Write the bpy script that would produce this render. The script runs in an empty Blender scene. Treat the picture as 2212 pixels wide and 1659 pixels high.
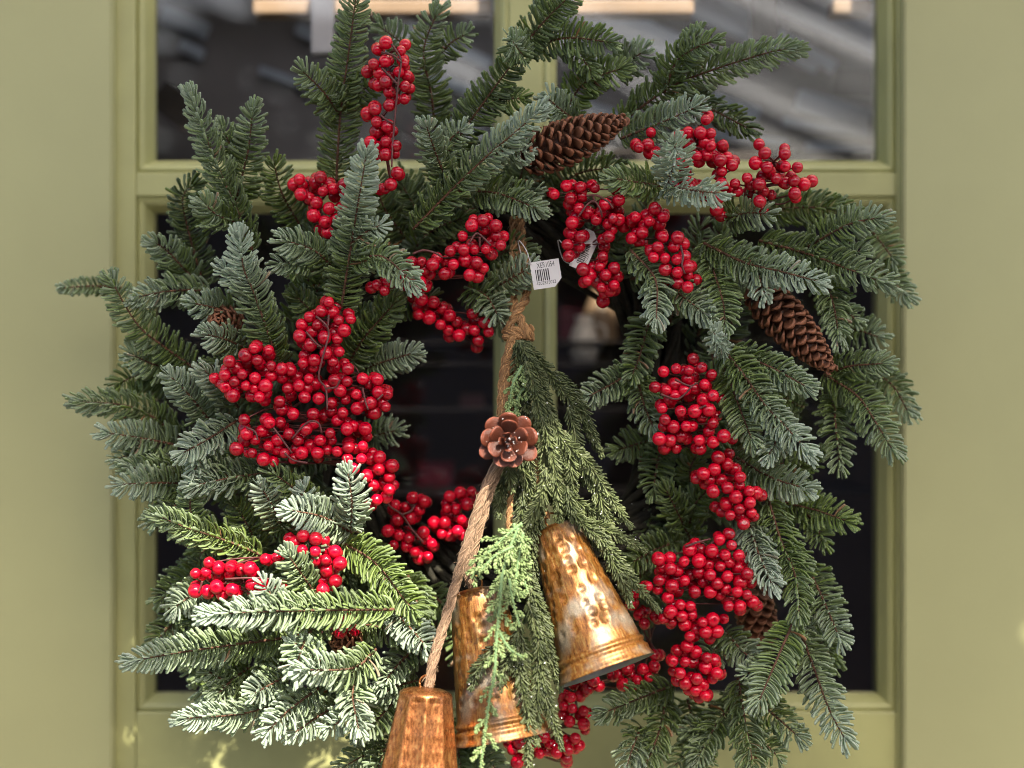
import bpy, bmesh, math, random
import numpy as np
from mathutils import Vector, Matrix

SC = bpy.context.scene
COL = SC.collection
R = math.radians
rng = np.random.default_rng(11)
random.seed(5)

# ------------------------------------------------------------------ camera, sky, sun, exposure
CAMD, PXM, Z0 = 1.30, 2765.0, 1.50
cam_d = bpy.data.cameras.new('camera')
cam = bpy.data.objects.new('camera', cam_d)
COL.objects.link(cam)
cam.location = (0, -CAMD, Z0)
cam.rotation_euler = (R(90), 0, 0)
cam_d.sensor_width = 36
cam_d.lens = 36 * CAMD / (2212 / PXM)
cam_d.clip_start, cam_d.clip_end = 0.02, 500
cam_d.dof.use_dof = True
cam_d.dof.focus_distance = CAMD - 0.048
cam_d.dof.aperture_fstop = 2.25
SC.camera = cam

SUN_AZ, SUN_EL = 20.0, 45.0            # degrees to the right of the camera's back, height
sd = Vector((math.sin(R(SUN_AZ)) * math.cos(R(SUN_EL)), -math.cos(R(SUN_AZ)) * math.cos(R(SUN_EL)), math.sin(R(SUN_EL))))
w = bpy.data.worlds.new('World')
SC.world = w
w.use_nodes = True
wn = w.node_tree
sky = wn.nodes.new('ShaderNodeTexSky')
sky.sky_type = 'NISHITA'
sky.sun_disc = False
sky.sun_elevation = R(SUN_EL)
sky.sun_rotation = math.atan2(sd.x, sd.y)
sky.dust_density = 4.0
sky.ozone_density = 0.5
bg = wn.nodes['Background']
wn.links.new(sky.outputs[0], bg.inputs[0])
bg.inputs[1].default_value = 0.11
sl = bpy.data.lights.new('sun', 'SUN')
sl.energy = 3.7
sl.angle = R(0.5)
sl.color = (1.0, 0.92, 0.79)
so = bpy.data.objects.new('sun', sl)
COL.objects.link(so)
so.rotation_euler = (-sd).to_track_quat('-Z', 'Y').to_euler()
SC.view_settings.view_transform = 'Standard'
SC.view_settings.look = 'None'
SC.view_settings.exposure = 1.84
SC.view_settings.gamma = 1
SC.cycles.filter_width = 0.9

# ------------------------------------------------------------------ helpers
def P(px, py, y=0.0):
    k = (1 + y / CAMD) / PXM
    return Vector(((px - 1106) * k, y, Z0 + (829.5 - py) * k))

def tag(o, label=None, cat=None, group=None, kind=None):
    if label: o['label'] = label
    if cat: o['category'] = cat
    if group: o['group'] = group
    if kind: o['kind'] = kind
    return o

def empty(name, loc=(0, 0, 0)):
    o = bpy.data.objects.new(name, None)
    o.empty_display_size = 0.01
    COL.objects.link(o)
    o.location = loc
    return o

def link(name, me, mat=None, parent=None):
    o = bpy.data.objects.new(name, me)
    COL.objects.link(o)
    if mat and not me.materials: me.materials.append(mat)
    if parent is not None:
        o.parent = parent
        if parent.parent is None:
            o.matrix_parent_inverse = Matrix.Translation(parent.location).inverted() if parent.type == 'EMPTY' else Matrix()
    return o

def np_mesh(name, v, quads, cols=None, smooth=True, tris=None):
    me = bpy.data.meshes.new(name)
    v = np.asarray(v, np.float32)
    quads = np.asarray(quads, np.int32).reshape(-1, 4)
    nq = len(quads)
    me.vertices.add(len(v))
    me.vertices.foreach_set('co', v.ravel())
    me.loops.add(nq * 4)
    me.loops.foreach_set('vertex_index', quads.ravel())
    me.polygons.add(nq)
    me.polygons.foreach_set('loop_start', np.arange(0, nq * 4, 4, dtype=np.int32))
    me.polygons.foreach_set('use_smooth', np.full(nq, smooth))
    if cols is not None:
        a = me.color_attributes.new('Col', 'FLOAT_COLOR', 'POINT')
        c = np.ones((len(v), 4), np.float32)
        c[:, :3] = cols
        a.data.foreach_set('color', c.ravel())
    me.update(calc_edges=True)
    me.validate()
    return me

def bm_mesh(name, bm, smooth=False):
    bmesh.ops.recalc_face_normals(bm, faces=bm.faces)
    me = bpy.data.meshes.new(name)
    bm.to_mesh(me)
    bm.free()
    if smooth:
        for p in me.polygons: p.use_smooth = True
    return me

def box_bm(bm, a, b):
    x0, y0, z0 = a; x1, y1, z1 = b
    vs = [bm.verts.new(c) for c in ((x0,y0,z0),(x1,y0,z0),(x1,y1,z0),(x0,y1,z0),(x0,y0,z1),(x1,y0,z1),(x1,y1,z1),(x0,y1,z1))]
    for f in ((0,3,2,1),(4,5,6,7),(0,1,5,4),(1,2,6,5),(2,3,7,6),(3,0,4,7)):
        bm.faces.new([vs[i] for i in f])

def box(name, a, b, mat, parent=None, bevel=0.0):
    bm = bmesh.new()
    box_bm(bm, a, b)
    if bevel:
        bmesh.ops.bevel(bm, geom=list(bm.edges), offset=bevel, segments=2, affect='EDGES', profile=0.6)
    return link(name, bm_mesh(name, bm), mat, parent)

def spline(pts, n):
    p = np.array([tuple(q) for q in pts], float)
    if len(p) == 2:
        t = np.linspace(0, 1, n)[:, None]
        return p[0] * (1 - t) + p[1] * t
    q = np.vstack([2 * p[0] - p[1], p, 2 * p[-1] - p[-2]])
    seg = len(p) - 1
    out = []
    for u in np.linspace(0, seg, n):
        i = min(int(u), seg - 1); t = u - i
        a, b, c, d = q[i], q[i+1], q[i+2], q[i+3]
        out.append(0.5 * ((2*b) + (-a+c)*t + (2*a-5*b+4*c-d)*t*t + (-a+3*b-3*c+d)*t**3))
    out = np.array(out)
    L = np.r_[0, np.cumsum(np.linalg.norm(np.diff(out, axis=0), axis=1))]
    tt = np.linspace(0, L[-1], n)
    return np.stack([np.interp(tt, L, out[:, k]) for k in range(3)], 1)

def nrm(a):
    return a / np.maximum(np.linalg.norm(a, axis=-1, keepdims=True), 1e-9)

def frames(path, up=(0, -1, 0)):
    T = nrm(np.gradient(path, axis=0))
    U0 = np.array(up, float)
    U = nrm(U0 - (T @ U0)[:, None] * T)
    return T, U, np.cross(T, U)

def tube_arrays(path, r0, r1, sides=6):
    n = len(path)
    T, U, S = frames(path, (0.13, -0.99, 0.07))
    rad = np.linspace(r0, r1, n)[:, None, None] if not hasattr(r0, '__len__') else np.asarray(r0)[:, None, None]
    a = np.linspace(0, 2 * np.pi, sides, endpoint=False)
    v = path[:, None, :] + rad * (np.cos(a)[None, :, None] * U[:, None, :] + np.sin(a)[None, :, None] * S[:, None, :])
    f = []
    for i in range(n - 1):
        for k in range(sides):
            k2 = (k + 1) % sides
            f.append((i*sides+k, i*sides+k2, (i+1)*sides+k2, (i+1)*sides+k))
    if sides in (4, 6):
        e = (n - 1) * sides
        if sides == 4: f += [(0, 3, 2, 1), (e, e+1, e+2, e+3)]
        else: f += [(0, 3, 2, 1), (0, 5, 4, 3), (e, e+1, e+2, e+3), (e, e+3, e+4, e+5)]
    return v.reshape(-1, 3), np.array(f)

class Bag:
    def __init__(s): s.v, s.f, s.c, s.n = [], [], [], 0
    def add(s, v, f, c=None):
        s.v.append(v); s.f.append(np.asarray(f) + s.n); s.n += len(v)
        if c is not None: s.c.append(np.broadcast_to(np.asarray(c, float), (len(v), 3)))
    def mesh(s, name, smooth=True):
        return np_mesh(name, np.vstack(s.v), np.vstack(s.f), np.vstack(s.c) if s.c else None, smooth)

# ------------------------------------------------------------------ materials
def new_mat(name):
    m = bpy.data.materials.new(name)
    m.use_nodes = True
    nt = m.node_tree
    return m, nt, nt.nodes['Principled BSDF']

def simple(name, col, rough=0.5, metal=0.0, noise=0.0, scale=30, coat=0.0, bump=0.0, bscale=80):
    m, nt, b = new_mat(name)
    b.inputs['Base Color'].default_value = (*col, 1)
    b.inputs['Roughness'].default_value = rough
    b.inputs['Metallic'].default_value = metal
    b.inputs['Coat Weight'].default_value = coat
    b.inputs['Coat Roughness'].default_value = 0.06
    tc = nt.nodes.new('ShaderNodeTexCoord')
    if noise:
        n = nt.nodes.new('ShaderNodeTexNoise')
        n.inputs['Scale'].default_value = scale
        n.inputs['Detail'].default_value = 5
        nt.links.new(tc.outputs['Object'], n.inputs['Vector'])
        r = nt.nodes.new('ShaderNodeMapRange')
        r.inputs[1].default_value, r.inputs[2].default_value = 0.3, 0.7
        r.inputs[3].default_value, r.inputs[4].default_value = 1 - noise, 1 + noise
        nt.links.new(n.outputs[0], r.inputs[0])
        mx = nt.nodes.new('ShaderNodeMix'); mx.data_type = 'RGBA'; mx.blend_type = 'MULTIPLY'
        mx.inputs[0].default_value = 1
        mx.inputs[6].default_value = (*col, 1)
        nt.links.new(r.outputs[0], mx.inputs[7])
        nt.links.new(mx.outputs[2], b.inputs['Base Color'])
    if bump:
        n2 = nt.nodes.new('ShaderNodeTexNoise')
        n2.inputs['Scale'].default_value = bscale
        n2.inputs['Detail'].default_value = 4
        nt.links.new(tc.outputs['Object'], n2.inputs['Vector'])
        bp = nt.nodes.new('ShaderNodeBump')
        bp.inputs['Strength'].default_value = bump
        bp.inputs['Distance'].default_value = 0.002
        nt.links.new(n2.outputs[0], bp.inputs['Height'])
        nt.links.new(bp.outputs[0], b.inputs['Normal'])
    return m

def vcol_mat(name, rough=0.5, transl=0.0, spec=0.5, sheen=0.0):
    m, nt, b = new_mat(name)
    a = nt.nodes.new('ShaderNodeVertexColor'); a.layer_name = 'Col'
    nt.links.new(a.outputs[0], b.inputs['Base Color'])
    b.inputs['Roughness'].default_value = rough
    b.inputs['Specular IOR Level'].default_value = spec
    if transl:
        t = nt.nodes.new('ShaderNodeBsdfTranslucent')
        mx = nt.nodes.new('ShaderNodeMixShader')
        mx.inputs[0].default_value = transl
        h = nt.nodes.new('ShaderNodeHueSaturation')
        h.inputs['Saturation'].default_value = 1.45
        h.inputs['Value'].default_value = 1.5
        nt.links.new(a.outputs[0], h.inputs['Color'])
        nt.links.new(h.outputs[0], t.inputs[0])
        nt.links.new(b.outputs[0], mx.inputs[1]); nt.links.new(t.outputs[0], mx.inputs[2])
        nt.links.new(mx.outputs[0], nt.nodes['Material Output'].inputs[0])
    return m

M_paint = simple('green_paint', (0.345, 0.345, 0.145), 0.42, noise=0.10, scale=14, bump=0.12, bscale=120)
M_casing = simple('casing_paint', (0.345, 0.345, 0.168), 0.45, noise=0.06, scale=5, bump=0.06, bscale=90)
M_needle = vcol_mat('fir_needle', 0.45, 0.3, 0.45)
M_stem = simple('fir_twig', (0.10, 0.042, 0.02), 0.75, noise=0.4, scale=300)
M_strand = vcol_mat('spruce_plastic', 0.45, 0.08, 0.5)
M_cedar = vcol_mat('cedar_plastic', 0.5, 0.15, 0.5)
M_wire = simple('berry_wire', (0.10, 0.022, 0.02), 0.5, noise=0.3, scale=200)
M_core = simple('wreath_core', (0.020, 0.018, 0.010), 0.95, noise=0.5, scale=120, bump=0.8, bscale=250)
M_glitter = simple('glitter', (0.85, 0.85, 0.85), 0.18)

def berry_mat():
    m, nt, b = new_mat('berry_red')
    oi = nt.nodes.new('ShaderNodeObjectInfo')
    cr = nt.nodes.new('ShaderNodeValToRGB')
    cr.color_ramp.elements[0].color = (0.32, 0.001, 0.011, 1)
    cr.color_ramp.elements[1].color = (0.62, 0.002, 0.024, 1)
    nt.links.new(oi.outputs['Random'], cr.inputs[0])
    a = nt.nodes.new('ShaderNodeVertexColor'); a.layer_name = 'Col'
    mx = nt.nodes.new('ShaderNodeMix'); mx.data_type = 'RGBA'; mx.blend_type = 'MULTIPLY'
    mx.inputs[0].default_value = 1
    nt.links.new(cr.outputs[0], mx.inputs[6]); nt.links.new(a.outputs[0], mx.inputs[7])
    nt.links.new(mx.outputs[2], b.inputs['Base Color'])
    b.inputs['Roughness'].default_value = 0.08
    b.inputs['Specular IOR Level'].default_value = 0.6
    b.inputs['Subsurface Weight'].default_value = 0.12
    b.inputs['Subsurface Radius'].default_value = (0.004, 0.0005, 0.0005)
    b.inputs['Subsurface Scale'].default_value = 1.0
    tc = nt.nodes.new('ShaderNodeTexCoord')
    n = nt.nodes.new('ShaderNodeTexNoise'); n.inputs['Scale'].default_value = 260
    nt.links.new(tc.outputs['Object'], n.inputs['Vector'])
    bp = nt.nodes.new('ShaderNodeBump'); bp.inputs['Strength'].default_value = 0.12; bp.inputs['Distance'].default_value = 0.0008
    nt.links.new(n.outputs[0], bp.inputs['Height']); nt.links.new(bp.outputs[0], b.inputs['Normal'])
    return m
M_berry = berry_mat()

def cone_mat(name, c0, c1, c2, rough=.5):
    m, nt, b = new_mat(name)
    tc = nt.nodes.new('ShaderNodeTexCoord')
    oi = nt.nodes.new('ShaderNodeObjectInfo')
    n = nt.nodes.new('ShaderNodeTexNoise'); n.inputs['Scale'].default_value = 520; n.inputs['Detail'].default_value = 3
    add = nt.nodes.new('ShaderNodeVectorMath'); add.operation = 'ADD'
    nt.links.new(tc.outputs['Object'], add.inputs[0]); nt.links.new(oi.outputs['Location'], add.inputs[1])
    nt.links.new(add.outputs[0], n.inputs['Vector'])
    cr = nt.nodes.new('ShaderNodeValToRGB')
    e = cr.color_ramp.elements
    e[0].position, e[0].color = 0.32, (*c0, 1)
    e[1].position, e[1].color = 0.72, (*c2, 1)
    k = e.new(0.52); k.color = (*c1, 1)
    nt.links.new(n.outputs[0], cr.inputs[0])
    a = nt.nodes.new('ShaderNodeVertexColor'); a.layer_name = 'Col'
    mx = nt.nodes.new('ShaderNodeMix'); mx.data_type = 'RGBA'; mx.blend_type = 'MULTIPLY'; mx.inputs[0].default_value = 1
    nt.links.new(cr.outputs[0], mx.inputs[6]); nt.links.new(a.outputs[0], mx.inputs[7])
    nt.links.new(mx.outputs[2], b.inputs['Base Color'])
    b.inputs['Roughness'].default_value = rough
    bp = nt.nodes.new('ShaderNodeBump'); bp.inputs['Strength'].default_value = 0.5; bp.inputs['Distance'].default_value = 0.0008
    nt.links.new(n.outputs[0], bp.inputs['Height']); nt.links.new(bp.outputs[0], b.inputs['Normal'])
    return m
M_cone = cone_mat('pine_cone_brown', (0.065, 0.018, 0.008), (0.22, 0.075, 0.032), (0.42, 0.20, 0.10))
M_ocone = cone_mat('copper_cone', (0.05, 0.012, 0.006), (0.125, 0.031, 0.015), (0.23, 0.072, 0.036), .28)

def bell_mat(name, stretch, grey, pal, metal=.5, r0=.24, r1=.5):
    m, nt, b = new_mat(name)
    tc = nt.nodes.new('ShaderNodeTexCoord')
    mp = nt.nodes.new('ShaderNodeMapping'); mp.inputs['Scale'].default_value = (1, 1, stretch)
    nt.links.new(tc.outputs['Object'], mp.inputs['Vector'])
    def noise(s, d, rough=0.6, vec=None):
        n = nt.nodes.new('ShaderNodeTexNoise'); n.inputs['Scale'].default_value = s; n.inputs['Detail'].default_value = d
        n.inputs['Roughness'].default_value = rough
        nt.links.new((vec or mp).outputs[0 if vec is None else 'Object'], n.inputs['Vector'])
        return n
    n1 = noise(520, 7, 0.72)
    n2 = noise(38, 3, 0.5, tc)
    n3 = noise(900, 3, 0.7, tc)
    cr = nt.nodes.new('ShaderNodeValToRGB')
    e = cr.color_ramp.elements
    e[0].position, e[0].color = 0.30, (*pal[0], 1)
    e[1].position, e[1].color = 0.72, (*pal[4], 1)
    for p, c in ((0.43, (*pal[1], 1)), (0.52, (*pal[2], 1)), (0.60, (*pal[3], 1))):
        k = e.new(p); k.color = c
    nt.links.new(n1.outputs[0], cr.inputs[0])
    cr2 = nt.nodes.new('ShaderNodeValToRGB')
    cr2.color_ramp.elements[0].position = 0.50; cr2.color_ramp.elements[1].position = 0.66
    cr2.color_ramp.elements[0].color = (0, 0, 0, 1); cr2.color_ramp.elements[1].color = (grey, grey, grey, 1)
    nt.links.new(n2.outputs[0], cr2.inputs[0])
    mx = nt.nodes.new('ShaderNodeMix'); mx.data_type = 'RGBA'
    nt.links.new(cr2.outputs[0], mx.inputs[0]); nt.links.new(cr.outputs[0], mx.inputs[6])
    mx.inputs[7].default_value = (0.26, 0.225, 0.165, 1)
    cr3 = nt.nodes.new('ShaderNodeMapRange')
    cr3.inputs[1].default_value, cr3.inputs[2].default_value, cr3.inputs[3].default_value, cr3.inputs[4].default_value = 0.3, 0.7, 0.6, 1.3
    nt.links.new(n3.outputs[0], cr3.inputs[0])
    m2 = nt.nodes.new('ShaderNodeMix'); m2.data_type = 'RGBA'; m2.blend_type = 'MULTIPLY'; m2.inputs[0].default_value = 1
    nt.links.new(mx.outputs[2], m2.inputs[6]); nt.links.new(cr3.outputs[0], m2.inputs[7])
    nt.links.new(m2.outputs[2], b.inputs['Base Color'])
    b.inputs['Metallic'].default_value = metal
    rr = nt.nodes.new('ShaderNodeMapRange')
    rr.inputs[1].default_value, rr.inputs[2].default_value, rr.inputs[3].default_value, rr.inputs[4].default_value = 0.3, 0.7, r0, r1
    nt.links.new(n1.outputs[0], rr.inputs[0]); nt.links.new(rr.outputs[0], b.inputs['Roughness'])
    bp = nt.nodes.new('ShaderNodeBump'); bp.inputs['Strength'].default_value = 0.22; bp.inputs['Distance'].default_value = 0.001
    nt.links.new(n1.outputs[0], bp.inputs['Height']); nt.links.new(bp.outputs[0], b.inputs['Normal'])
    return m
M_bell = bell_mat('aged_brass', 0.09, 0.85, ((.04,.014,.004),(.165,.058,.010),(.25,.10,.020),(.28,.155,.038),(.38,.29,.13)))
M_bell2 = bell_mat('aged_copper', 0.3, 0.1, ((.07,.022,.008),(.22,.072,.020),(.32,.115,.034),(.40,.18,.056),(.56,.38,.16)), .75, .2, .36)
M_bell_in = simple('bell_inside', (0.14, 0.14, 0.145), 0.5, metal=0.3, noise=0.3, scale=60)

def jute_mat():
    m, nt, b = new_mat('jute')
    a = nt.nodes.new('ShaderNodeVertexColor'); a.layer_name = 'Col'
    nt.links.new(a.outputs[0], b.inputs['Base Color'])
    b.inputs['Roughness'].default_value = 0.9
    return m
M_jute = jute_mat()

def glass_mat():
    m, nt, b = new_mat('window_glass')
    tr = nt.nodes.new('ShaderNodeBsdfTransparent'); tr.inputs[0].default_value = (0.96, 0.97, 0.97, 1)
    gl = nt.nodes.new('ShaderNodeBsdfGlossy'); gl.inputs['Roughness'].default_value = 0.01
    fr = nt.nodes.new('ShaderNodeFresnel'); geo = nt.nodes.new('ShaderNodeNewGeometry')
    ir = nt.nodes.new('ShaderNodeMapRange')          # the fresnel node inverts its index on the back side of the pane
    ir.inputs[3].default_value, ir.inputs[4].default_value = 1.95, 1 / 1.95
    nt.links.new(geo.outputs['Backfacing'], ir.inputs[0]); nt.links.new(ir.outputs[0], fr.inputs[0])
    mx = nt.nodes.new('ShaderNodeMixShader')
    nt.links.new(fr.outputs[0], mx.inputs[0]); nt.links.new(tr.outputs[0], mx.inputs[1]); nt.links.new(gl.outputs[0], mx.inputs[2])
    nt.links.new(mx.outputs[0], nt.nodes['Material Output'].inputs[0])
    return m
M_glass = glass_mat()
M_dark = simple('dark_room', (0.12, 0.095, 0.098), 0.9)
M_white = simple('white_card', (0.55, 0.53, 0.53), 0.5)
M_ink = simple('black_ink', (0.02, 0.02, 0.02), 0.6)

# ------------------------------------------------------------------ the place around the door
YD, YG = 0.155, 0.180                      # face of the door, glass
def slab(name, px0, py0, px1, py1, y0, y1, mat, parent, bevel=0.0, ref=None):
    r = y0 if ref is None else ref
    a, b = P(px0, py1, r), P(px1, py0, r)
    return box(name, (a.x, y0, a.z), (b.x, y1, b.z), mat, parent, bevel)

bm = bmesh.new()
box_bm(bm, (-60, -60, -0.05), (60, YD + 0.0, 0))
tag(link('ground', bm_mesh('ground', bm), simple('paving', (0.075, 0.07, 0.065), 0.8, noise=0.2, scale=3)), kind='structure')
bm = bmesh.new()
a0, a1 = P(-2600, 0, 0.145).x, P(244, 0, 0.145).x
box_bm(bm, (a0, 0.145, 0.0), (a1, 0.27, 3.4))
bmesh.ops.bevel(bm, geom=list(bm.edges), offset=0.002, segments=2, affect='EDGES')
tag(link('wall_left', bm_mesh('wall_left', bm), M_casing), kind='structure')
bm = bmesh.new()
b0, b1 = P(1951, 0, 0.145).x, P(4800, 0, 0.145).x
box_bm(bm, (b0, 0.145, 0.0), (b1, 0.27, 3.4))
bmesh.ops.bevel(bm, geom=list(bm.edges), offset=0.002, segments=2, affect='EDGES')
tag(link('wall_right', bm_mesh('wall_right', bm), M_casing), kind='structure')

bm = bmesh.new()
box_bm(bm, (a1 + .0005, 0.147, P(0, -418, YD).z), (b0 - .0005, 0.27, 3.4))
tag(link('wall_above', bm_mesh('wall_above', bm), M_casing), kind='structure')
door = empty('glazed_door', (0, YD, 0))
tag(door, 'olive green painted door with glass panes behind the wreath', 'door')
zt = P(0, -420, YD).z
xl0, xl1 = P(246, 0, YD).x, P(293, 0, YD).x
xr0, xr1 = P(1937, 0, YD).x, P(1949, 0, YD).x
box('stile', (xl0, YD, 0.02), (xl1, YD + 0.045, zt), M_paint, door, 0.0015)
box('stile', (xr0, YD, 0.02), (xr1, YD + 0.045, zt), M_paint, door, 0.0015)
rail_t, rail_b = P(0, 372, YD).z, P(0, 424, YD).z
bot_t = P(0, 1538, YD).z
box('rail', (xl1, YD + 0.001, rail_b), (xr0, YD + 0.044, rail_t), M_paint, door, 0.0015)
box('panel', (xl1, YD + 0.001, 0.03), (xr0, YD + 0.044, bot_t), M_paint, door, 0.0015)
box('rail', (xl1, YD + 0.001, P(0, -330, YD).z), (xr0, YD + 0.044, zt), M_paint, door, 0.0015)
mx0, mx1 = P(1098, 0, YD).x, P(1172, 0, YD).x
box('muntin', (mx0, YD + 0.003, rail_t), (mx1, YD + 0.042, P(0, -330, YD).z), M_paint, door, 0.002)
box('muntin', (mx0, YD + 0.003, bot_t), (mx1, YD + 0.042, rail_b), M_paint, door, 0.002)
def glazing(x0, x1, z0, z1):
    bw = 0.0125
    # sloping bead round the pane
    bm = bmesh.new()
    o = [(x0, z0), (x1, z0), (x1, z1), (x0, z1)]
    i_ = [(x0 + bw, z0 + bw), (x1 - bw, z0 + bw), (x1 - bw, z1 - bw), (x0 + bw, z1 - bw)]
    prof = [(0.0, YD + 0.005), (0.25, YD + 0.003), (0.55, YD + 0.006), (0.8, YD + 0.013), (1.0, YD + 0.018), (1.0, YG + 0.004)]
    rings = []
    for t, y in prof:
        rings.append([bm.verts.new((a[0] + (b[0]-a[0])*t, y, a[1] + (b[1]-a[1])*t)) for a, b in zip(o, i_)])
    for k in range(len(rings) - 1):
        for j in range(4):
            bm.faces.new((rings[k][j], rings[k][(j+1) % 4], rings[k+1][(j+1) % 4], rings[k+1][j]))
    link('glazing_bead', bm_mesh('glazing_bead', bm), M_paint, door)
    bm = bmesh.new()
    vs = [bm.verts.new((x, YG, z)) for x, z in ((x0 + bw - .001, z0 + bw - .001), (x1 - bw + .001, z0 + bw - .001), (x1 - bw + .001, z1 - bw + .001), (x0 + bw - .001, z1 - bw + .001))]
    bm.faces.new(vs)
    link('pane', bm_mesh('pane', bm), M_glass, door)
for x0, x1 in ((xl1, mx0), (mx1, xr0)):
    glazing(x0, x1, rail_t, P(0, -330, YD).z)
    glazing(x0, x1, bot_t, rail_b)

# room behind the glass
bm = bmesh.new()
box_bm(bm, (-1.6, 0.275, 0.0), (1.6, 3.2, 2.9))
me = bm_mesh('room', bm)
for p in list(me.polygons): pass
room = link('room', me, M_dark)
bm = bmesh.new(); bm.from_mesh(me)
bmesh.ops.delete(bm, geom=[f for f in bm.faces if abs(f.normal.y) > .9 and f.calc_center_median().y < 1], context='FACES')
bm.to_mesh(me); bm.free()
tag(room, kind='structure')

# unseen boards added to block sun from the upper wreath, and what stands across the way (seen only in the panes)
M_timber = simple('dark_timber', (0.05, 0.04, 0.035), 0.8, noise=0.3, scale=12)
ZC = 2.45
can = bmesh.new()
for i in range(18):
    x = -2.0 + i * 0.222
    box_bm(can, (x, -0.86 + 0.02 * math.sin(i * 2.1), ZC), (x + 0.218, -0.39, ZC + 0.03))
for y in (-0.46, -0.8):
    box_bm(can, (-2.0, y, ZC - 0.07), (1.996, y + 0.06, ZC - 0.002))
tag(link('sun_blocker_boards', bm_mesh('sun_blocker_boards', can), M_timber), kind='structure')

# the dark shop front across the way and its sloping glazing bars against the sky
opp = bmesh.new()
box_bm(opp, (-9, -6.6, 0), (9, -6.2, 2.42))
for i in range(9):
    box_bm(opp, (-8 + i * 2, -6.2, 0.01), (-7.8 + i * 2, -6.12, 2.3))
tag(link('opposite_wall', bm_mesh('opposite_wall', opp), simple('dark_facade', (0.10, 0.08, 0.082), 0.8, noise=.4, scale=1.5)), kind='structure')
opp = bmesh.new()
def slant(x0, z0, x1, z1, wdt, y):
    a, b = Vector((x0, y, z0)), Vector((x1, y, z1))
    n = Vector((-(b.z - a.z), 0, b.x - a.x)).normalized() * wdt / 2
    fr = [opp.verts.new(q) for q in (a - n, b - n, b + n, a + n)]
    bk = [opp.verts.new(q + Vector((0, -.05, 0))) for q in (a - n, b - n, b + n, a + n)]
    opp.faces.new(fr); opp.faces.new(bk[::-1])
    for i in range(4):
        j = (i + 1) % 4
        opp.faces.new((fr[j], fr[i], bk[i], bk[j]))
br = np.random.default_rng(8)
for i in range(25):
    x = -4.2 + i * .36 + br.uniform(-.1, .1)
    slant(x, 3.75, x + 2.9, 2.42, br.uniform(.05, .13), -6.25)
for i in range(9):
    x, z = br.uniform(-4.5, 4.5), br.uniform(2.42, 2.8) if br.random() < .75 else br.uniform(2.6, 3.4)
    slant(x, z, x + br.uniform(.2, .9), z + br.uniform(-.15, .03), br.uniform(.04, .12), -6.4 - .02 * (i % 7))
for i in range(16):
    x, z = br.uniform(-1.9, -.95), br.uniform(2.4, 3.3)
    slant(x, z, x + br.uniform(.3, .7), z + br.uniform(-.1, .1), br.uniform(.1, .3), -6.6 - .02 * (i % 7))
for px_, wd_ in ((560, .1), (1060, .06), (-2200, .2)):
    x = (px_ - 1106) / PXM / CAMD * 7.9
    slant(x, 2.4, x + .001, 3.8, wd_, -6.35)
tag(link('glazing_bars', bm_mesh('glazing_bars', opp), M_timber), kind='structure')
# warm band and post reflected in the upper panes, put in as solid parts inside
inn = empty('reflected_band', P(700, 10, .215))
tag(inn, 'reflected warm band and white post, built as solid parts behind the upper panes', 'shelf')
M_peach = simple('reflected_pale_wood', (0.28, 0.185, 0.11), .6, noise=.15, scale=20)
M_post = simple('reflected_white_post', (0.36, 0.345, 0.355), .6)
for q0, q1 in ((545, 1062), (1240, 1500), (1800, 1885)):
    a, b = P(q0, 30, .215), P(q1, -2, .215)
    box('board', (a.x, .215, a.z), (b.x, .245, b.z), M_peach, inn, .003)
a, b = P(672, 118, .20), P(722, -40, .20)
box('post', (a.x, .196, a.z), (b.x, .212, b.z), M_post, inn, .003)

# streaks reflected in the upper panes, put in as coloured strips behind the glass
bl = empty('pane_reflections', P(1106, 340, .3))
tag(bl, 'blurred blue grey reflection streaks, built as strips behind the upper door panes', 'reflection')
M_refl = simple('blue_grey_reflection', (0.37, 0.42, 0.53), .7, noise=.2, scale=6)
M_refl2 = simple('dull_grey_reflection', (0.20, 0.185, 0.197), .8, noise=.25, scale=6)
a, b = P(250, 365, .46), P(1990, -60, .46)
box('refl_backing', (a.x, .46, a.z), (b.x, .475, b.z), M_refl2, bl, .002)
def refl_strip(x0, y0, x1, y1, th_, yy, mat):
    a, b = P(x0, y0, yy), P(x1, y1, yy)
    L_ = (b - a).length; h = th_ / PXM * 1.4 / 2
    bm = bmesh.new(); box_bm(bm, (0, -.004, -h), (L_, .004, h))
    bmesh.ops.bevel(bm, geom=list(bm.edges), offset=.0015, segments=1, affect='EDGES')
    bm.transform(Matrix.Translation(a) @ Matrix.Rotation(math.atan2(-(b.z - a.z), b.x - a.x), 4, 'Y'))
    link('refl_strip', bm_mesh('refl_strip', bm), mat, bl)
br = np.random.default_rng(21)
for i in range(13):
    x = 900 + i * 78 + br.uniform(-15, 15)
    refl_strip(x, -60, x + 330 + br.uniform(0, 160), 92 + br.uniform(0, 70), br.uniform(22, 36), .43 - .010 * (i % 3), M_refl)
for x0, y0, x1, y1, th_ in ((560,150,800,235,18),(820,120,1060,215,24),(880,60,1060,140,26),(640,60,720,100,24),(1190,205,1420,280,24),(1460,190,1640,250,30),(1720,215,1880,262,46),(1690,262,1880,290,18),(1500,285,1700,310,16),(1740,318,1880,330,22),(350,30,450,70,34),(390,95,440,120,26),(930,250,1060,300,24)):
    refl_strip(x0, y0, x1, y1, th_, .443, M_refl)
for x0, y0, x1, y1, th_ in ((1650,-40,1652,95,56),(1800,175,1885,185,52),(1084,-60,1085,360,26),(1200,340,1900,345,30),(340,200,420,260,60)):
    refl_strip(x0, y0, x1, y1, th_, .36, M_timber)

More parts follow.
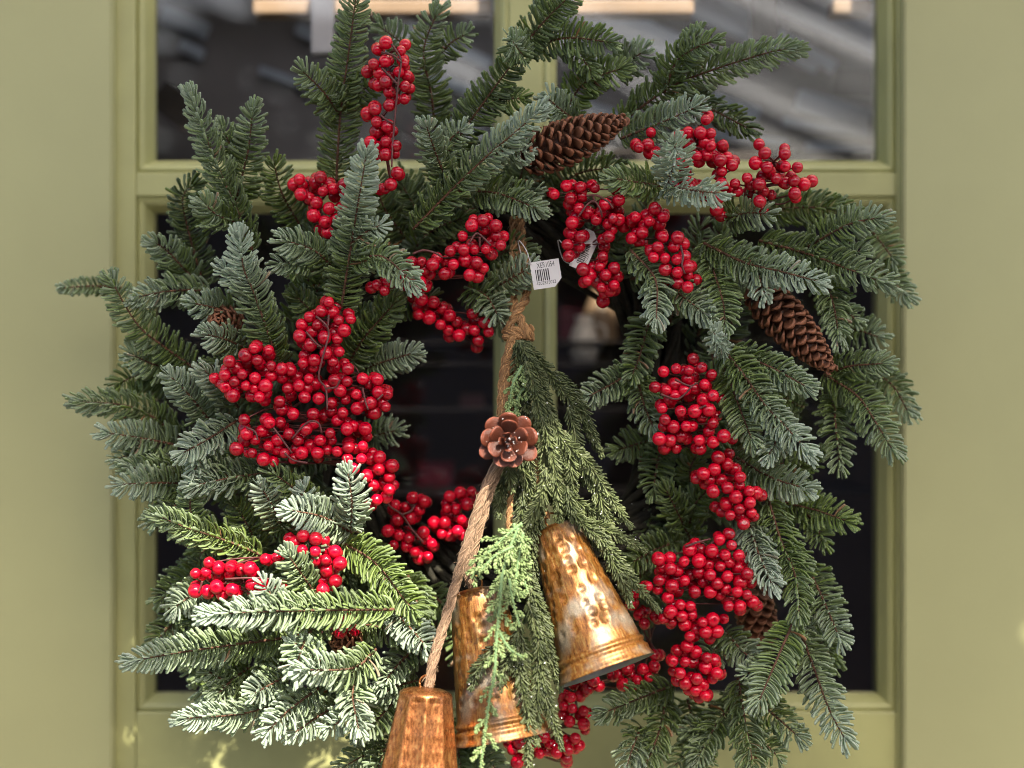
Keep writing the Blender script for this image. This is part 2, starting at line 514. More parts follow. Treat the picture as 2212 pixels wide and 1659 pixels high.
# a few things on show in the dark room
def lathe(name, c, prof, mat, parent, n=28):
    V = np.vstack([np.stack([c.x + r * np.cos(np.arange(n) * 2 * np.pi / n), c.y + r * np.sin(np.arange(n) * 2 * np.pi / n), np.full(n, c.z + h)], 1) for r, h in prof])
    F = [(i*n+j, i*n+(j+1) % n, (i+1)*n+(j+1) % n, (i+1)*n+j) for i in range(len(prof)-1) for j in range(n)]
    return link(name, np_mesh(name, V, F), mat, parent)
c = P(1262, 782, .42)
j_ = empty('jug', c); tag(j_, 'blurred cream jug in the dark behind the right pane', 'jug')
lathe('body', c, [(.001, 0), (.011, 0), (.0155, .01), (.016, .02), (.012, .034), (.008, .042), (.010, .048), (.009, .048), (.001, .03)], simple('cream_glaze', (.62, .56, .49), .4), j_)
v, f = tube_arrays(spline([c + Vector((.011, 0, .04)), c + Vector((.022, 0, .034)), c + Vector((.020, 0, .018)), c + Vector((.014, 0, .012))], 12), .0018, .0018, 6)
link('handle', np_mesh('handle', v, f), bpy.data.materials['cream_glaze'], j_)
c = P(1296, 782, .47)
j_ = empty('vase', c); tag(j_, 'blurred tan vase beside the cream jug behind the right pane', 'vase')
lathe('body', c, [(.001, 0), (.014, 0), (.018, .02), (.018, .05), (.012, .066), (.008, .074), (.010, .082), (.001, .07)], simple('tan_glaze', (.26, .17, .10), .5), j_)
lathe('rim', c + Vector((0, 0, .082)), [(.0095, 0), (.0115, .001), (.0115, .004), (.0085, .004), (.0085, 0)], bpy.data.materials['tan_glaze'], j_)
for lab, x, y, wd, hh, m_ in (('blurred dark red box behind the right pane above the jug', 1238, 700, 58, 70, simple('dark_red_card', (.16, .02, .03), .6)), ('blurred pinkish box in the dark left of the copper cone', 1020, 866, 52, 30, simple('pink_card', (.45, .22, .22), .6)), ('blurred dark red box low in the hole left of the copper cone', 940, 1030, 70, 60, simple('red_card', (.28, .03, .05), .6))):
    c = P(x, y, .5)
    j_ = empty('box', c); tag(j_, lab, 'box')
    w2, h2 = wd / PXM * 1.38, hh / PXM * 1.38
    box('base', (c.x - w2/2, c.y, c.z - h2*.5), (c.x + w2/2, c.y + .05, c.z + h2*.28), m_, j_, .002)
    box('lid', (c.x - w2*.53, c.y - .002, c.z + h2*.281), (c.x + w2*.53, c.y + .052, c.z + h2*.5), m_, j_, .002)
for x0, x1, yy in ((1225, 1330, 783), (1195, 1275, 736), (985, 1060, 882), (890, 985, 1061)):
    pass
a, b = P(330, 783, .40), P(1910, 789, .40)
sh = empty('display_shelf', (a + b) / 2); tag(sh, 'dark display shelf in the room behind the lower door panes', 'shelf')
for yy in (783.5, 736, 882, 1061):
    a, b = P(340, yy, .40), P(1905, yy + 6, .40)
    box('board', (a.x, .39, b.z), (b.x, .60, a.z), M_timber, sh, .001)

# unseen leaf shapes added to block and dapple the sun: gaps let the sun through to the lower left of the wreath
def sun_hit(px, py, y=-0.03):
    p = P(px, py, y)
    t = (ZC - p.z) / sd.z
    return p + sd * t
lv, lf = [], []
lr = np.random.default_rng(3)
def leaf_at(c, s):
    if gap(c): return
    a = lr.uniform(0, 6.28); tilt = lr.uniform(-0.7, 0.7); t2 = lr.uniform(-.5, .5)
    u = np.array([math.cos(a), math.sin(a), t2]); v_ = np.array([-math.sin(a), math.cos(a), tilt])
    n0 = len(lv)
    for (p, q) in ((-1, 0), (-.35, .55), (.35, .5), (1.1, 0), (.35, -.5), (-.35, -.55)):
        lv.append(np.array(c) + s * (p * u + q * v_))
    lf.append((n0, n0+1, n0+2, n0+5)); lf.append((n0+2, n0+3, n0+4, n0+5))
GAPS = [(sun_hit(px, py, .145), r) for px, py, r in ((240, 1420, .034), (212, 1462, .026), (275, 1562, .030), (385, 1612, .028), (300, 1290, .026), (298, 1345, .028))]
def gap(c):
    h = Vector(c) + sd * ((ZC - c[2]) / sd.z)
    return any((h - g).length < r * .62 for g, r in GAPS)
def inside(px, py):
    """how open the leaves are where a sun ray to this point of the wreath passes"""
    top = 1035 if px < 620 else (1035 - (px - 620) * 0.33 if px < 1050 else (893 + (px - 1050) * 0.35))
    l = 300 + 25 * math.sin(py * 0.03)
    r = 1395 + 20 * math.sin(py * 0.02)
    d = min((py - top) / 1.0, px - l, r - px)
    return d
for k in range(6600):
    px, py = lr.uniform(-200, 2550), lr.uniform(600, 2100)
    d = inside(px, py)
    if d > 25: continue
    if d > -10 and lr.random() < 0.5: continue
    h = sun_hit(px, py)
    leaf_at((h.x, h.y, h.z + lr.uniform(-0.05, 0.10)), lr.uniform(0.016, 0.034))
for k in range(36):
    px, py = lr.uniform(320, 1380), lr.uniform(950, 1700)
    if inside(px, py) < 30: continue
    h = sun_hit(px, py)
    leaf_at((h.x, h.y, h.z + lr.uniform(-0.05, 0.10)), lr.uniform(0.008, 0.016))
for k in range(26):
    px, py = lr.uniform(960, 1440), lr.uniform(1330, 1720)
    h = sun_hit(px, py, -.085)
    leaf_at((h.x, h.y, h.z + lr.uniform(-0.05, 0.10)), lr.uniform(0.010, 0.020))
M_leaf = simple('blocker_leaf', (0.05, 0.09, 0.03), 0.5, noise=0.3, scale=10)
tag(link('sun_blocker_leaves', np_mesh('sun_blocker_leaves', np.array(lv), np.array(lf), None, False), M_leaf), kind='stuff')

# ------------------------------------------------------------------ needles
RT = np.array([0, .2, .45, .7, .92, 1.0]); RW = np.array([.38, .60, .80, 1.0, 1.12, .68])
TF = []
for i in range(5):
    for k in range(4):
        TF.append((i*4+k, i*4+(k+1) % 4, (i+1)*4+(k+1) % 4, (i+1)*4+k))
TF.append((20, 21, 22, 23))
TF = np.array(TF)

def needles(path, L, W, dens, colf, lat=0.68, alpha=(74, 95), bend=0.5, hang=0.0, r_=None, tipangle=22, roll=0.0, thick=0.3, upv=(0, -1, 0), start=0.0, up_only=False, taper=0.72, rows=None):
    g = r_ or rng
    seg = np.r_[0, np.cumsum(np.linalg.norm(np.diff(path, axis=0), axis=1))]
    tot = seg[-1]
    n = max(8, int(tot * dens))
    rowphi = None
    if rows is not None:
        per = max(4, n // len(rows))
        us, ps = [], []
        for rphi in rows:
            us.append(start + (1 - start) * (np.arange(per) + g.uniform(0, 1) + g.uniform(-.22, .22, per)) / per)
            ps.append(np.full(per, rphi) + g.normal(0, 6.5, per))
        u, rowphi = np.concatenate(us), np.concatenate(ps)
        n = len(u)
    else:
        u = start + (1 - start) * (np.arange(n) + g.uniform(-.4, .4, n)) / n
    u = np.clip(u, 0, 1)
    nt_ = max(7, int(n * 0.06))                                  # crowded tip
    u = np.r_[u, g.uniform(0.965, 1.0, nt_)]
    n = len(u)
    T, U, S = frames(path, upv)
    s = u * tot
    itp = lambda A: np.stack([np.interp(s, seg, A[:, k]) for k in range(3)], 1)
    p0, t, uu, ss = itp(path), nrm(itp(T)), nrm(itp(U)), nrm(itp(S))
    side = g.choice([-1, 1], n)
    islat = g.random(n) < lat
    phi = np.where(islat, g.uniform(R(55), R(112), n), g.uniform(R(0), R(60), n)) * side + roll
    if not up_only:
        back = g.random(n) < 0.12
        phi = np.where(back, g.uniform(R(112), R(175), n) * side, phi)
    if rowphi is not None:
        m0 = len(rowphi)
        phi[:m0] = R(1) * rowphi + roll
        islat[:m0] = np.abs(rowphi) > 45
    Rd = np.cos(phi)[:, None] * uu + np.sin(phi)[:, None] * ss
    if hang:
        Rd = Rd + hang * np.array([0, 0, -1.0])
        Rd = nrm(Rd - (Rd * t).sum(1, keepdims=True) * t)
    a = R(1) * g.uniform(alpha[0], alpha[1], n)
    tipf = np.clip((u - 0.86) / 0.14, 0, 1)
    a = a * (1 - tipf) + R(1) * g.uniform(tipangle * .3, tipangle * 2.0, n) * tipf
    be = -bend * g.uniform(0.5, 1.4, n) * (1 - 0.6 * tipf)
    LL = L * g.uniform(0.78, 1.12, n) * np.where(u > .55, 1 - (1 - taper) * (u - .55) / .45, 1.0) * np.where(u < .12, .75 + 2 * u, 1)
    LL = np.where(islat, LL, LL * (0.9 if rows is None else .66))
    WW = W * g.uniform(0.85, 1.12, n)
    Bt = np.cross(t, Rd)
    psi = np.where(islat, R(74), R(10)) * np.where(np.sin(phi) < 0, -1, 1) + g.normal(0, 0.35 if rows is None else .2, n)
    wob = g.normal(0, 0.10 if rows is None else .06, (n, 1))
    pts, dirs = [p0], []
    m = 12
    cur = p0.copy()
    fine = [cur.copy()]; fd = []
    for i in range(m):
        th = (a + be * (i + .5) / m)[:, None]
        d = nrm(np.cos(th) * t + np.sin(th) * Rd + wob * Bt)
        fd.append(d)
        cur = cur + d * (LL / m)[:, None]
        fine.append(cur.copy())
    V = np.zeros((n, 6, 4, 3)); C = np.zeros((n, 6, 4, 3))
    fr = colf(u, g)                                               # frost per needle
    tone = g.random(n)
    for i, (tv, wv) in enumerate(zip(RT, RW)):
        x = tv * m; j = min(int(x), m - 1); f = x - j
        c = fine[j] * (1 - f) + fine[j+1] * f
        d = fd[min(j, m-1)]
        W0 = nrm(Bt - (Bt * d).sum(1, keepdims=True) * d)
        N0 = np.cross(d, W0)
        Wd = np.cos(psi)[:, None] * W0 + np.sin(psi)[:, None] * N0
        Nd = np.cross(d, Wd)
        sgn = np.sign((Nd * uu).sum(1, keepdims=True)); sgn[sgn == 0] = 1
        Nd = Nd * sgn
        hw = (WW * wv * 0.5)[:, None]
        V[:, i, 0] = c - Wd * hw; V[:, i, 2] = c + Wd * hw
        V[:, i, 1] = c + Nd * hw * thick * (0.55)
        V[:, i, 3] = c - Nd * hw * thick
        C[:, i, 0] = C[:, i, 2] = 1.0
        C[:, i, 1] = 0.0; C[:, i, 3] = 0.55
    return V, C, fr, tone, u

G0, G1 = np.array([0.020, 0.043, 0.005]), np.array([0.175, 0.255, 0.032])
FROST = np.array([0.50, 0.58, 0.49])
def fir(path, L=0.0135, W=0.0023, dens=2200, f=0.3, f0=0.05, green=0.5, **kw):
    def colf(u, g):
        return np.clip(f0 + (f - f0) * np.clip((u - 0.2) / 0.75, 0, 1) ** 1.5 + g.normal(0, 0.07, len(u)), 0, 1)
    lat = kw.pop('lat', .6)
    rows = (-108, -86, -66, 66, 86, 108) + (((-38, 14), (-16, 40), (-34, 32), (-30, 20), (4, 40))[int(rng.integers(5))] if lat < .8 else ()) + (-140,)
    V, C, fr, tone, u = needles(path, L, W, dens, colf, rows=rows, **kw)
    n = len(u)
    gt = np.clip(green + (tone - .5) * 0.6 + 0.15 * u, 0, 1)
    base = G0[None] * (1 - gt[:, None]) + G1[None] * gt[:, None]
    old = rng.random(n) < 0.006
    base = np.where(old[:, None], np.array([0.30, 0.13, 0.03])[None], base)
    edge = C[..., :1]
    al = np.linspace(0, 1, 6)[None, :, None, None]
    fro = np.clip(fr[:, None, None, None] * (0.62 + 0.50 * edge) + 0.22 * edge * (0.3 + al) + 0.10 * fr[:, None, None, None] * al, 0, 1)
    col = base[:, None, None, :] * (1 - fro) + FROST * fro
    verts = V.reshape(-1, 3)
    faces = (TF[None] + (np.arange(n) * 24)[:, None, None]).reshape(-1, 4)
    return verts, faces, np.broadcast_to(col, (n, 6, 4, 3)).reshape(-1, 3)

wreath = empty('wreath', P(1085, 870, 0.03))
tag(wreath, 'big round fir wreath of frosted green sprigs hung on the olive door', 'wreath')

# dark twig ring the sprigs are tied to
bag = Bag()
for k in range(60):
    th = np.linspace(0, 2 * np.pi, 70)
    ph = rng.uniform(0, 6.28); rr = rng.uniform(0.008, 0.034); tw = rng.integers(2, 6)
    rad = (405 / PXM) + rr * np.cos(tw * th + ph) * 0.9
    c = P(1085, 880, 0.045)
    path = np.stack([c.x + rad * np.cos(th), 0.052 + rr * np.sin(tw * th + ph) * 0.7, c.z + rad * np.sin(th)], 1)
    v, f = tube_arrays(path, 0.0026, 0.0026, 6)
    bag.add(v, f)
link('twig_ring', bag.mesh('twig_ring'), M_core, wreath)

def sprig(pts, d=-20, f=0.3, f0=None, back=26, L=47, green=0.5, lift=0, **kw):
    n = len(pts)
    w3 = [P(x, y, (d + back * (1 - i / (n - 1)) ** 1.5 - lift * (i / (n - 1)) ** 2) / 1000) for i, (x, y) in enumerate(pts)]
    path = spline(w3, 28)
    bend = kw.pop('bend', float(rng.uniform(0.45, 1.25)))
    f = min(1, f * 1.08) ** 1.35
    if f0 is None: f0 = max(0.0, f - 0.45) * 0.5 + 0.03
    v, fc, c = fir(path, L=L / PXM, f=f, f0=f0, green=green, bend=bend, upv=(rng.normal(0, .18), -1, rng.normal(.12, .18)), **kw)
    sv, sf = tube_arrays(path, 0.0013, 0.0005, 6)
    st = link('fir_sprig', np_mesh('fir_sprig', sv, sf), M_stem, wreath)
    nd = link('needles', np_mesh('needles', v, fc, c), M_needle, st)
    nd['kind'] = 'stuff'
    return st

SPRIGS = [
 # top left
 ([(725,420),(735,250),(755,100),(772,-30)], -22, .32, {}), ([(735,250),(700,200),(655,155)], -30, .4, {'lift':10}),
 ([(740,240),(770,205),(808,178)], -15, .05, {}), ([(733,690),(760,520),(775,430),(792,330)], -60, .95, {'f0':.0,'lift':10}),
 ([(545,540),(510,450),(470,360),(440,280),(412,205)], -28, .55, {}), ([(505,450),(535,330),(546,238)], -22, .42, {}),
 ([(650,490),(610,420),(592,355)], -5, .12, {}), ([(972,405),(945,340),(921,272)], -48, .65, {'lift':15}),
 ([(893,495),(979,407),(1060,330),(1120,280),(1165,238)], -50, .85, {'f0':.0,'lift':5}),
 ([(965,335),(1000,284),(1060,200),(1123,116)], -26, .06, {'green':.35}), ([(1123,116),(1162,61),(1240,-18)], -24, .15, {'green':.45}),
 ([(1130,122),(1118,105),(1105,86)], -48, .6, {'lift':10,'L':44}), ([(1150,98),(1230,82),(1320,92)], -28, .18, {'hang':.35}),
 ([(942,290),(930,196),(915,110),(946,22)], 0, .4, {}), ([(905,210),(880,110),(822,58)], 22, .45, {}),
 ([(1205,270),(1245,199),(1276,171),(1343,148)], -12, .2, {'green':.7}), ([(1330,152),(1360,132),(1388,112)], -8, .65, {'L':50}),
 ([(1250,265),(1215,240),(1182,212)], -24, .75, {}), ([(1335,270),(1435,196),(1508,162),(1661,113),(1716,107)], -20, .42, {'L':50}),
 ([(1435,200),(1460,135),(1500,105),(1537,90)], -30, .28, {}), ([(1462,205),(1540,238),(1617,278)], -4, .02, {'green':.2}),
 ([(1340,300),(1447,257),(1506,230)], -36, .72, {}), ([(1425,402),(1385,395),(1325,385)], -46, .35, {'green':.8}),
 ([(1441,398),(1459,337),(1455,308)], -82, 1.0, {'f0':.7,'back':40}), ([(1438,404),(1487,410),(1553,418)], -80, 1.0, {'f0':.5,'hang':.6,'back':40}),
 ([(965,412),(1060,415),(1110,430),(1162,452)], -36, .45, {'hang':.4}),
 # right
 ([(1640,455),(1753,448),(1840,462)], 8, .08, {'L':50,'hang':-.4}), ([(1570,475),(1610,460),(1655,462)], -42, .6, {'hang':.5}),
 ([(1640,520),(1743,548),(1819,576),(1915,612)], -26, .45, {'L':50}), ([(1733,542),(1788,508),(1840,482),(1900,470)], -30, .5, {}),
 ([(1520,525),(1605,566),(1681,585),(1768,608)], -52, .9, {'f0':.1,'hang':.4}), ([(1522,525),(1544,594),(1562,655),(1566,703)], -46, .35, {'green':.65}),
 ([(1362,540),(1415,603),(1418,690)], -56, .65, {'lat':.85}), ([(1412,595),(1470,637),(1524,678)], -46, .6, {}),
 ([(1405,680),(1384,762),(1366,810)], -15, .22, {}), ([(1372,798),(1320,830),(1268,858)], -20, .6, {}), ([(1372,798),(1390,870),(1412,925)], -22, .5, {}),
 ([(1566,758),(1552,738),(1540,716)], -66, .85, {'f0':.5,'lift':14,'L':38}), ([(1560,752),(1605,808),(1651,873),(1700,925),(1748,978)], -62, .88, {'f0':.0}),
 ([(1572,763),(1651,787),(1742,835)], -50, .5, {}), ([(1565,790),(1590,860),(1625,952)], -50, .42, {'green':.7}),
 ([(1755,560),(1795,640),(1813,728)], -20, .45, {'green':.6}), ([(1780,808),(1850,854),(1890,910),(1930,975)], -16, .45, {'L':52}),
 ([(1790,812),(1830,792),(1910,785)], -8, .45, {}), ([(1825,705),(1860,715),(1898,728)], 18, .55, {}),
 ([(1800,850),(1804,908),(1814,1002)], -8, .42, {}), ([(1735,880),(1690,860),(1640,850)], 5, .15, {}),
 ([(1880,570),(1920,600),(1958,640)], 15, .5, {}), ([(1870,800),(1925,830),(1962,890)], 18, .5, {}), ([(1860,470),(1900,520),(1930,560)], 22, .4, {}),
 ([(1585,985),(1666,1031),(1744,1056)], -36, .68, {'hang':.3}), ([(1650,1075),(1758,1101),(1829,1125)], -8, .12, {'green':.7,'L':50}),
 ([(1615,1125),(1640,1199),(1668,1264)], -42, .92, {'f0':.4}), ([(1660,1080),(1687,1169),(1718,1245),(1726,1330)], -40, .25, {'L':50,'green':.6}),
 ([(1740,1215),(1776,1291),(1815,1382)], -20, .58, {}), ([(1713,1345),(1677,1427),(1640,1514)], -52, .55, {'lat':.9,'L':52,'green':.8}),
 ([(1724,1350),(1763,1457),(1790,1530),(1826,1598)], -36, .78, {'f0':.2,'L':50}), ([(1594,1465),(1610,1564),(1630,1670)], -30, .3, {'L':50}),
 ([(1632,1510),(1677,1549),(1725,1592)], -24, .5, {}), ([(1600,1500),(1548,1564),(1506,1645)], -10, .4, {}),
 ([(1485,1510),(1502,1580),(1520,1670)], -5, .3, {}), ([(1438,1495),(1432,1549),(1413,1610),(1385,1670)], -10, .22, {}),
 ([(1455,1480),(1380,1509),(1304,1540)], -16, .4, {'hang':.3}), ([(1385,1570),(1368,1610),(1352,1660)], -20, .65, {}),
 ([(1565,1362),(1594,1396),(1638,1438)], -22, .68, {}), ([(1566,1378),(1545,1400),(1528,1428)], -12, .5, {}),
 ([(1500,1085),(1490,1020),(1512,968)], 6, .1, {}), ([(1490,1165),(1495,1100),(1532,1055)], 4, .1, {}), ([(1480,1165),(1420,1185),(1365,1215)], 0, .12, {'L':44}),
 ([(1438,950),(1420,1000),(1412,1058)], 4, .2, {}), ([(1435,945),(1390,955),(1335,972)], 14, .2, {}), ([(1490,1160),(1465,1110),(1440,1060)], 0, .12, {}),
 ([(1750,1080),(1710,1030),(1760,985)], 10, .15, {}), ([(1700,1330),(1760,1370),(1800,1430)], 12, .2, {}),
 # left
 ([(603,790),(578,717),(548,631),(526,579),(519,512)], -54, 1.0, {'f0':.0,'L':50}), ([(505,478),(470,465),(441,440)], -38, .5, {'L':50}),
 ([(440,620),(404,487),(395,426),(418,398)], 8, .02, {'green':.2}), ([(420,605),(364,545),(335,524)], -2, .6, {}), ([(455,628),(373,628),(295,642)], -12, .65, {'hang':.3}),
 ([(515,675),(465,665),(418,655)], -26, .7, {'hang':-.4}), ([(530,752),(490,734),(446,722)], -38, .75, {}),
 ([(425,800),(352,747),(297,701),(240,606)], -16, .35, {}), ([(262,622),(200,618),(135,622)], 34, .5, {'L':26}),
 ([(405,788),(343,790),(283,765)], -4, .5, {}), ([(370,832),(309,808),(258,828)], 16, .05, {}),
 ([(515,880),(474,830),(442,800)], -38, .82, {}), ([(450,905),(404,848),(370,815)], -30, .82, {}),
 ([(400,955),(327,899),(266,875),(168,868)], 2, .4, {}), ([(385,962),(297,945),(230,935)], -10, .75, {}), ([(512,908),(450,948),(396,978)], -48, .85, {'f0':.4}),
 ([(415,1045),(343,1043),(264,1046)], -20, .72, {}), ([(415,1036),(360,1016),(276,1010)], -8, .5, {}), ([(600,1020),(505,1031),(415,1050)], -42, .72, {}),
 ([(395,1040),(379,1092),(332,1124)], -24, .4, {}), ([(568,1200),(481,1165),(407,1141),(342,1115)], -48, .4, {'green':.8}), ([(560,1190),(539,1144),(510,1090)], -14, .15, {'green':.6}),
 ([(700,1128),(649,1067),(588,1020)], -46, .3, {'green':.8}), ([(612,1140),(590,1095),(565,1054)], -46, .75, {}), ([(760,1150),(695,1116),(628,1102)], -62, .98, {'f0':.3}),
 ([(757,1145),(760,1086),(752,1022)], -66, 1.0, {'f0':.4}), ([(726,1165),(808,1214),(869,1290),(900,1325)], -56, .15, {'green':.9,'L':52}),
 ([(695,1302),(655,1245),(622,1198)], -66, .55, {'green':.8}), ([(852,1316),(686,1318),(548,1322),(446,1328)], -80, .95, {'f0':.1,'green':.95,'back':15}),
 ([(845,1318),(880,1350),(920,1395)], -62, .75, {'f0':.6}), ([(630,1376),(502,1393),(379,1411),(287,1428)], -52, .8, {'f0':.1,'green':.7}),
 ([(697,1335),(661,1378),(635,1455)], -74, .75, {'green':.95}), ([(812,1402),(762,1443),(652,1447)], -78, 1.0, {'f0':.2,'green':.95}),
 ([(768,1440),(762,1503),(775,1578)], -74, .98, {'f0':.3,'green':.9}), ([(640,1500),(532,1540),(395,1552)], -46, .85, {}), ([(688,1486),(624,1534),(576,1582)], -66, 1.0, {'f0':.3}),
 ([(505,1522),(483,1473),(450,1450)], -30, .5, {}), ([(628,1455),(578,1482),(549,1498)], -56, .75, {}), ([(735,1517),(685,1549),(637,1582)], -50, .85, {}),
 ([(450,1265),(415,1285),(378,1312)], -20, .8, {}), ([(510,1350),(460,1345),(408,1332)], -5, .15, {}), ([(905,1390),(854,1442),(830,1476)], -42, .65, {}),
 ([(900,1470),(865,1480),(822,1500)], -36, .6, {}), ([(862,1500),(820,1549),(778,1582)], -36, .5, {}), ([(835,1610),(790,1630),(745,1655)], -22, .5, {}),
 ([(860,1560),(830,1620),(812,1680)], -20, .5, {}), ([(990,1600),(1040,1630),(1080,1670)], 5, .4, {}), ([(960,1560),(985,1610),(1000,1680)], 10, .4, {}),
 ([(722,582),(680,542),(612,518)], -52, .6, {'hang':.3}), ([(748,570),(824,554),(893,612)], -62, .65, {'hang':.2,'green':.8}),
 ([(742,805),(785,732),(852,655)], -14, .15, {'L':50,'green':.6}), ([(765,808),(815,786),(894,762)], -4, .65, {}),
 ([(1010,620),(1050,640),(1075,680)], -24, .5, {}), ([(1050,632),(1106,600),(1148,577)], -28, .7, {}), ([(1035,665),(1070,690),(1095,705)], 2, .55, {}),
 ([(1060,562),(1106,538),(1140,545)], -4, .2, {'hang':.4}), ([(785,955),(815,940),(856,930)], 22, .55, {}),
 ([(735,740),(690,690),(640,640)], -10, .2, {}), ([(640,700),(660,620),(690,560)], -6, .25, {}), ([(820,640),(870,650),(930,645)], 5, .2, {}),
 ([(880,520),(830,450),(810,380)], 5, .1, {}), ([(880,560),(930,500),(1000,470)], 8, .08, {}), ([(1180,450),(1240,380),(1330,360)], 10, .08, {}),
 ([(560,900),(540,960),(500,1010)], -5, .2, {}), ([(600,1120),(650,1180),(700,1240)], -20, .2, {'green':.8}), ([(590,1440),(640,1420),(700,1440)], -40, .45, {'green':.8}),
 ([(540,1440),(500,1470),(470,1500)], -28, .45, {}), ([(720,1380),(790,1350),(860,1370)], -40, .35, {'green':.8}), ([(880,1240),(900,1300),(910,1360)], -10, .2, {}),
]
side_rng = np.random.default_rng(77)
twigs = 0
for pts, d, f, kw in SPRIGS:
    sprig(pts, d, f, **kw)
    ln = math.hypot(pts[-1][0] - pts[0][0], pts[-1][1] - pts[0][1])
    if ln > 125 and side_rng.random() < .6 and twigs < 40:           # a short side twig forking off
        twigs += 1
        q = .38 + .3 * side_rng.random()
        bx, by = pts[0][0] + q * (pts[-1][0] - pts[0][0]), pts[0][1] + q * (pts[-1][1] - pts[0][1])
        a = math.atan2(pts[-1][1] - pts[0][1], pts[-1][0] - pts[0][0]) + side_rng.choice([-1, 1]) * side_rng.uniform(.6, .95)
        tl = side_rng.uniform(62, 88)
        sprig([(bx, by), (bx + .55 * tl * math.cos(a), by + .55 * tl * math.sin(a)), (bx + tl * math.cos(a + .12), by + tl * math.sin(a + .12))], d + 9, f * .9, back=6, L=40)

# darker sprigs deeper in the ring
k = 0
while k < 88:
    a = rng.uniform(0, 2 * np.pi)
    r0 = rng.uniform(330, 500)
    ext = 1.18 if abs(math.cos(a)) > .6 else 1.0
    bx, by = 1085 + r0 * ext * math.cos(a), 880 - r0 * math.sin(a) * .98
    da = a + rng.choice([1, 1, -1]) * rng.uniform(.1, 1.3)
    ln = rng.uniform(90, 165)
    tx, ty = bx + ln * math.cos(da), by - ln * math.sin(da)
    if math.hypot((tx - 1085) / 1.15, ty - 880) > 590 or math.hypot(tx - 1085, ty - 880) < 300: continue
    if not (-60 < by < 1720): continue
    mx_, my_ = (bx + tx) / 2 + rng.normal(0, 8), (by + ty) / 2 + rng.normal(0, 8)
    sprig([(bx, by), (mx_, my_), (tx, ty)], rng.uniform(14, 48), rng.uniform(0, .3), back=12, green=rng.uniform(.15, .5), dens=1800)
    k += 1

for k in range(36):
    bx, by = rng.uniform(420, 800), rng.uniform(1060, 1500)
    a = math.atan2(-(by - 880), bx - 1085) + rng.normal(0, .7)
    ln = rng.uniform(90, 150)
    tx, ty = bx + ln * math.cos(a), by - ln * math.sin(a)
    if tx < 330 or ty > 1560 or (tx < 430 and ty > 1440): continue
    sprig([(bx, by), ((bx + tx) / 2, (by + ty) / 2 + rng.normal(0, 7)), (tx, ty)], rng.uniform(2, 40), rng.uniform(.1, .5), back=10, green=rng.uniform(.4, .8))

# ------------------------------------------------------------------ berries
def berry_mesh(i):
    g = np.random.default_rng(100 + i)
    bm = bmesh.new()
    bmesh.ops.create_uvsphere(bm, u_segments=18, v_segments=12, radius=1)
    ax = [g.uniform(0.95, 1.04) for _ in range(3)]
    cols = []
    for v in bm.verts:
        z = v.co.z
        k = 1 - 0.16 * math.exp(-((1 - z) / 0.05))
        v.co = Vector((v.co.x * ax[0], v.co.y * ax[1], z * ax[2] * k))
        cols.append(1 - 0.75 * math.exp(-((1 - z) / 0.02)))
    me = bm_mesh('berry', bm, True)
    a = me.color_attributes.new('Col', 'FLOAT_COLOR', 'POINT')
    for i_, c in enumerate(cols): a.data[i_].color = (c, c, c, 1)
    me.materials.append(M_berry)
    return me
BERRY = [berry_mesh(i) for i in range(4)]
CROP = {'A': (500, 0), 'B': (1500, 0), 'C': (2400, 0), 'D': (200, 700), 'E': (1200, 700), 'F': (2300, 700), 'G': (200, 1500),
        'H': (400, 2039), 'I': (1300, 1500), 'J': (1300, 2039), 'K': (2300, 1500), 'L': (2200, 2039)}
def cpx(c, x, y):
    ox, oy = CROP[c]
    return (ox + x / 1.8433) / 1.77125, (oy + y / 1.8433) / 1.77125
def plist(s):
    out = []
    for part in s.split('|'):
        c = part.strip()[0]
        for q in part.strip()[1:].split(';'):
            if q.strip():
                x, y = q.split(',')
                out.append(cpx(c, float(x), float(y)))
    return out
taken = []            # all berry centres so far (world), to keep berries from running into each other
taken2 = []
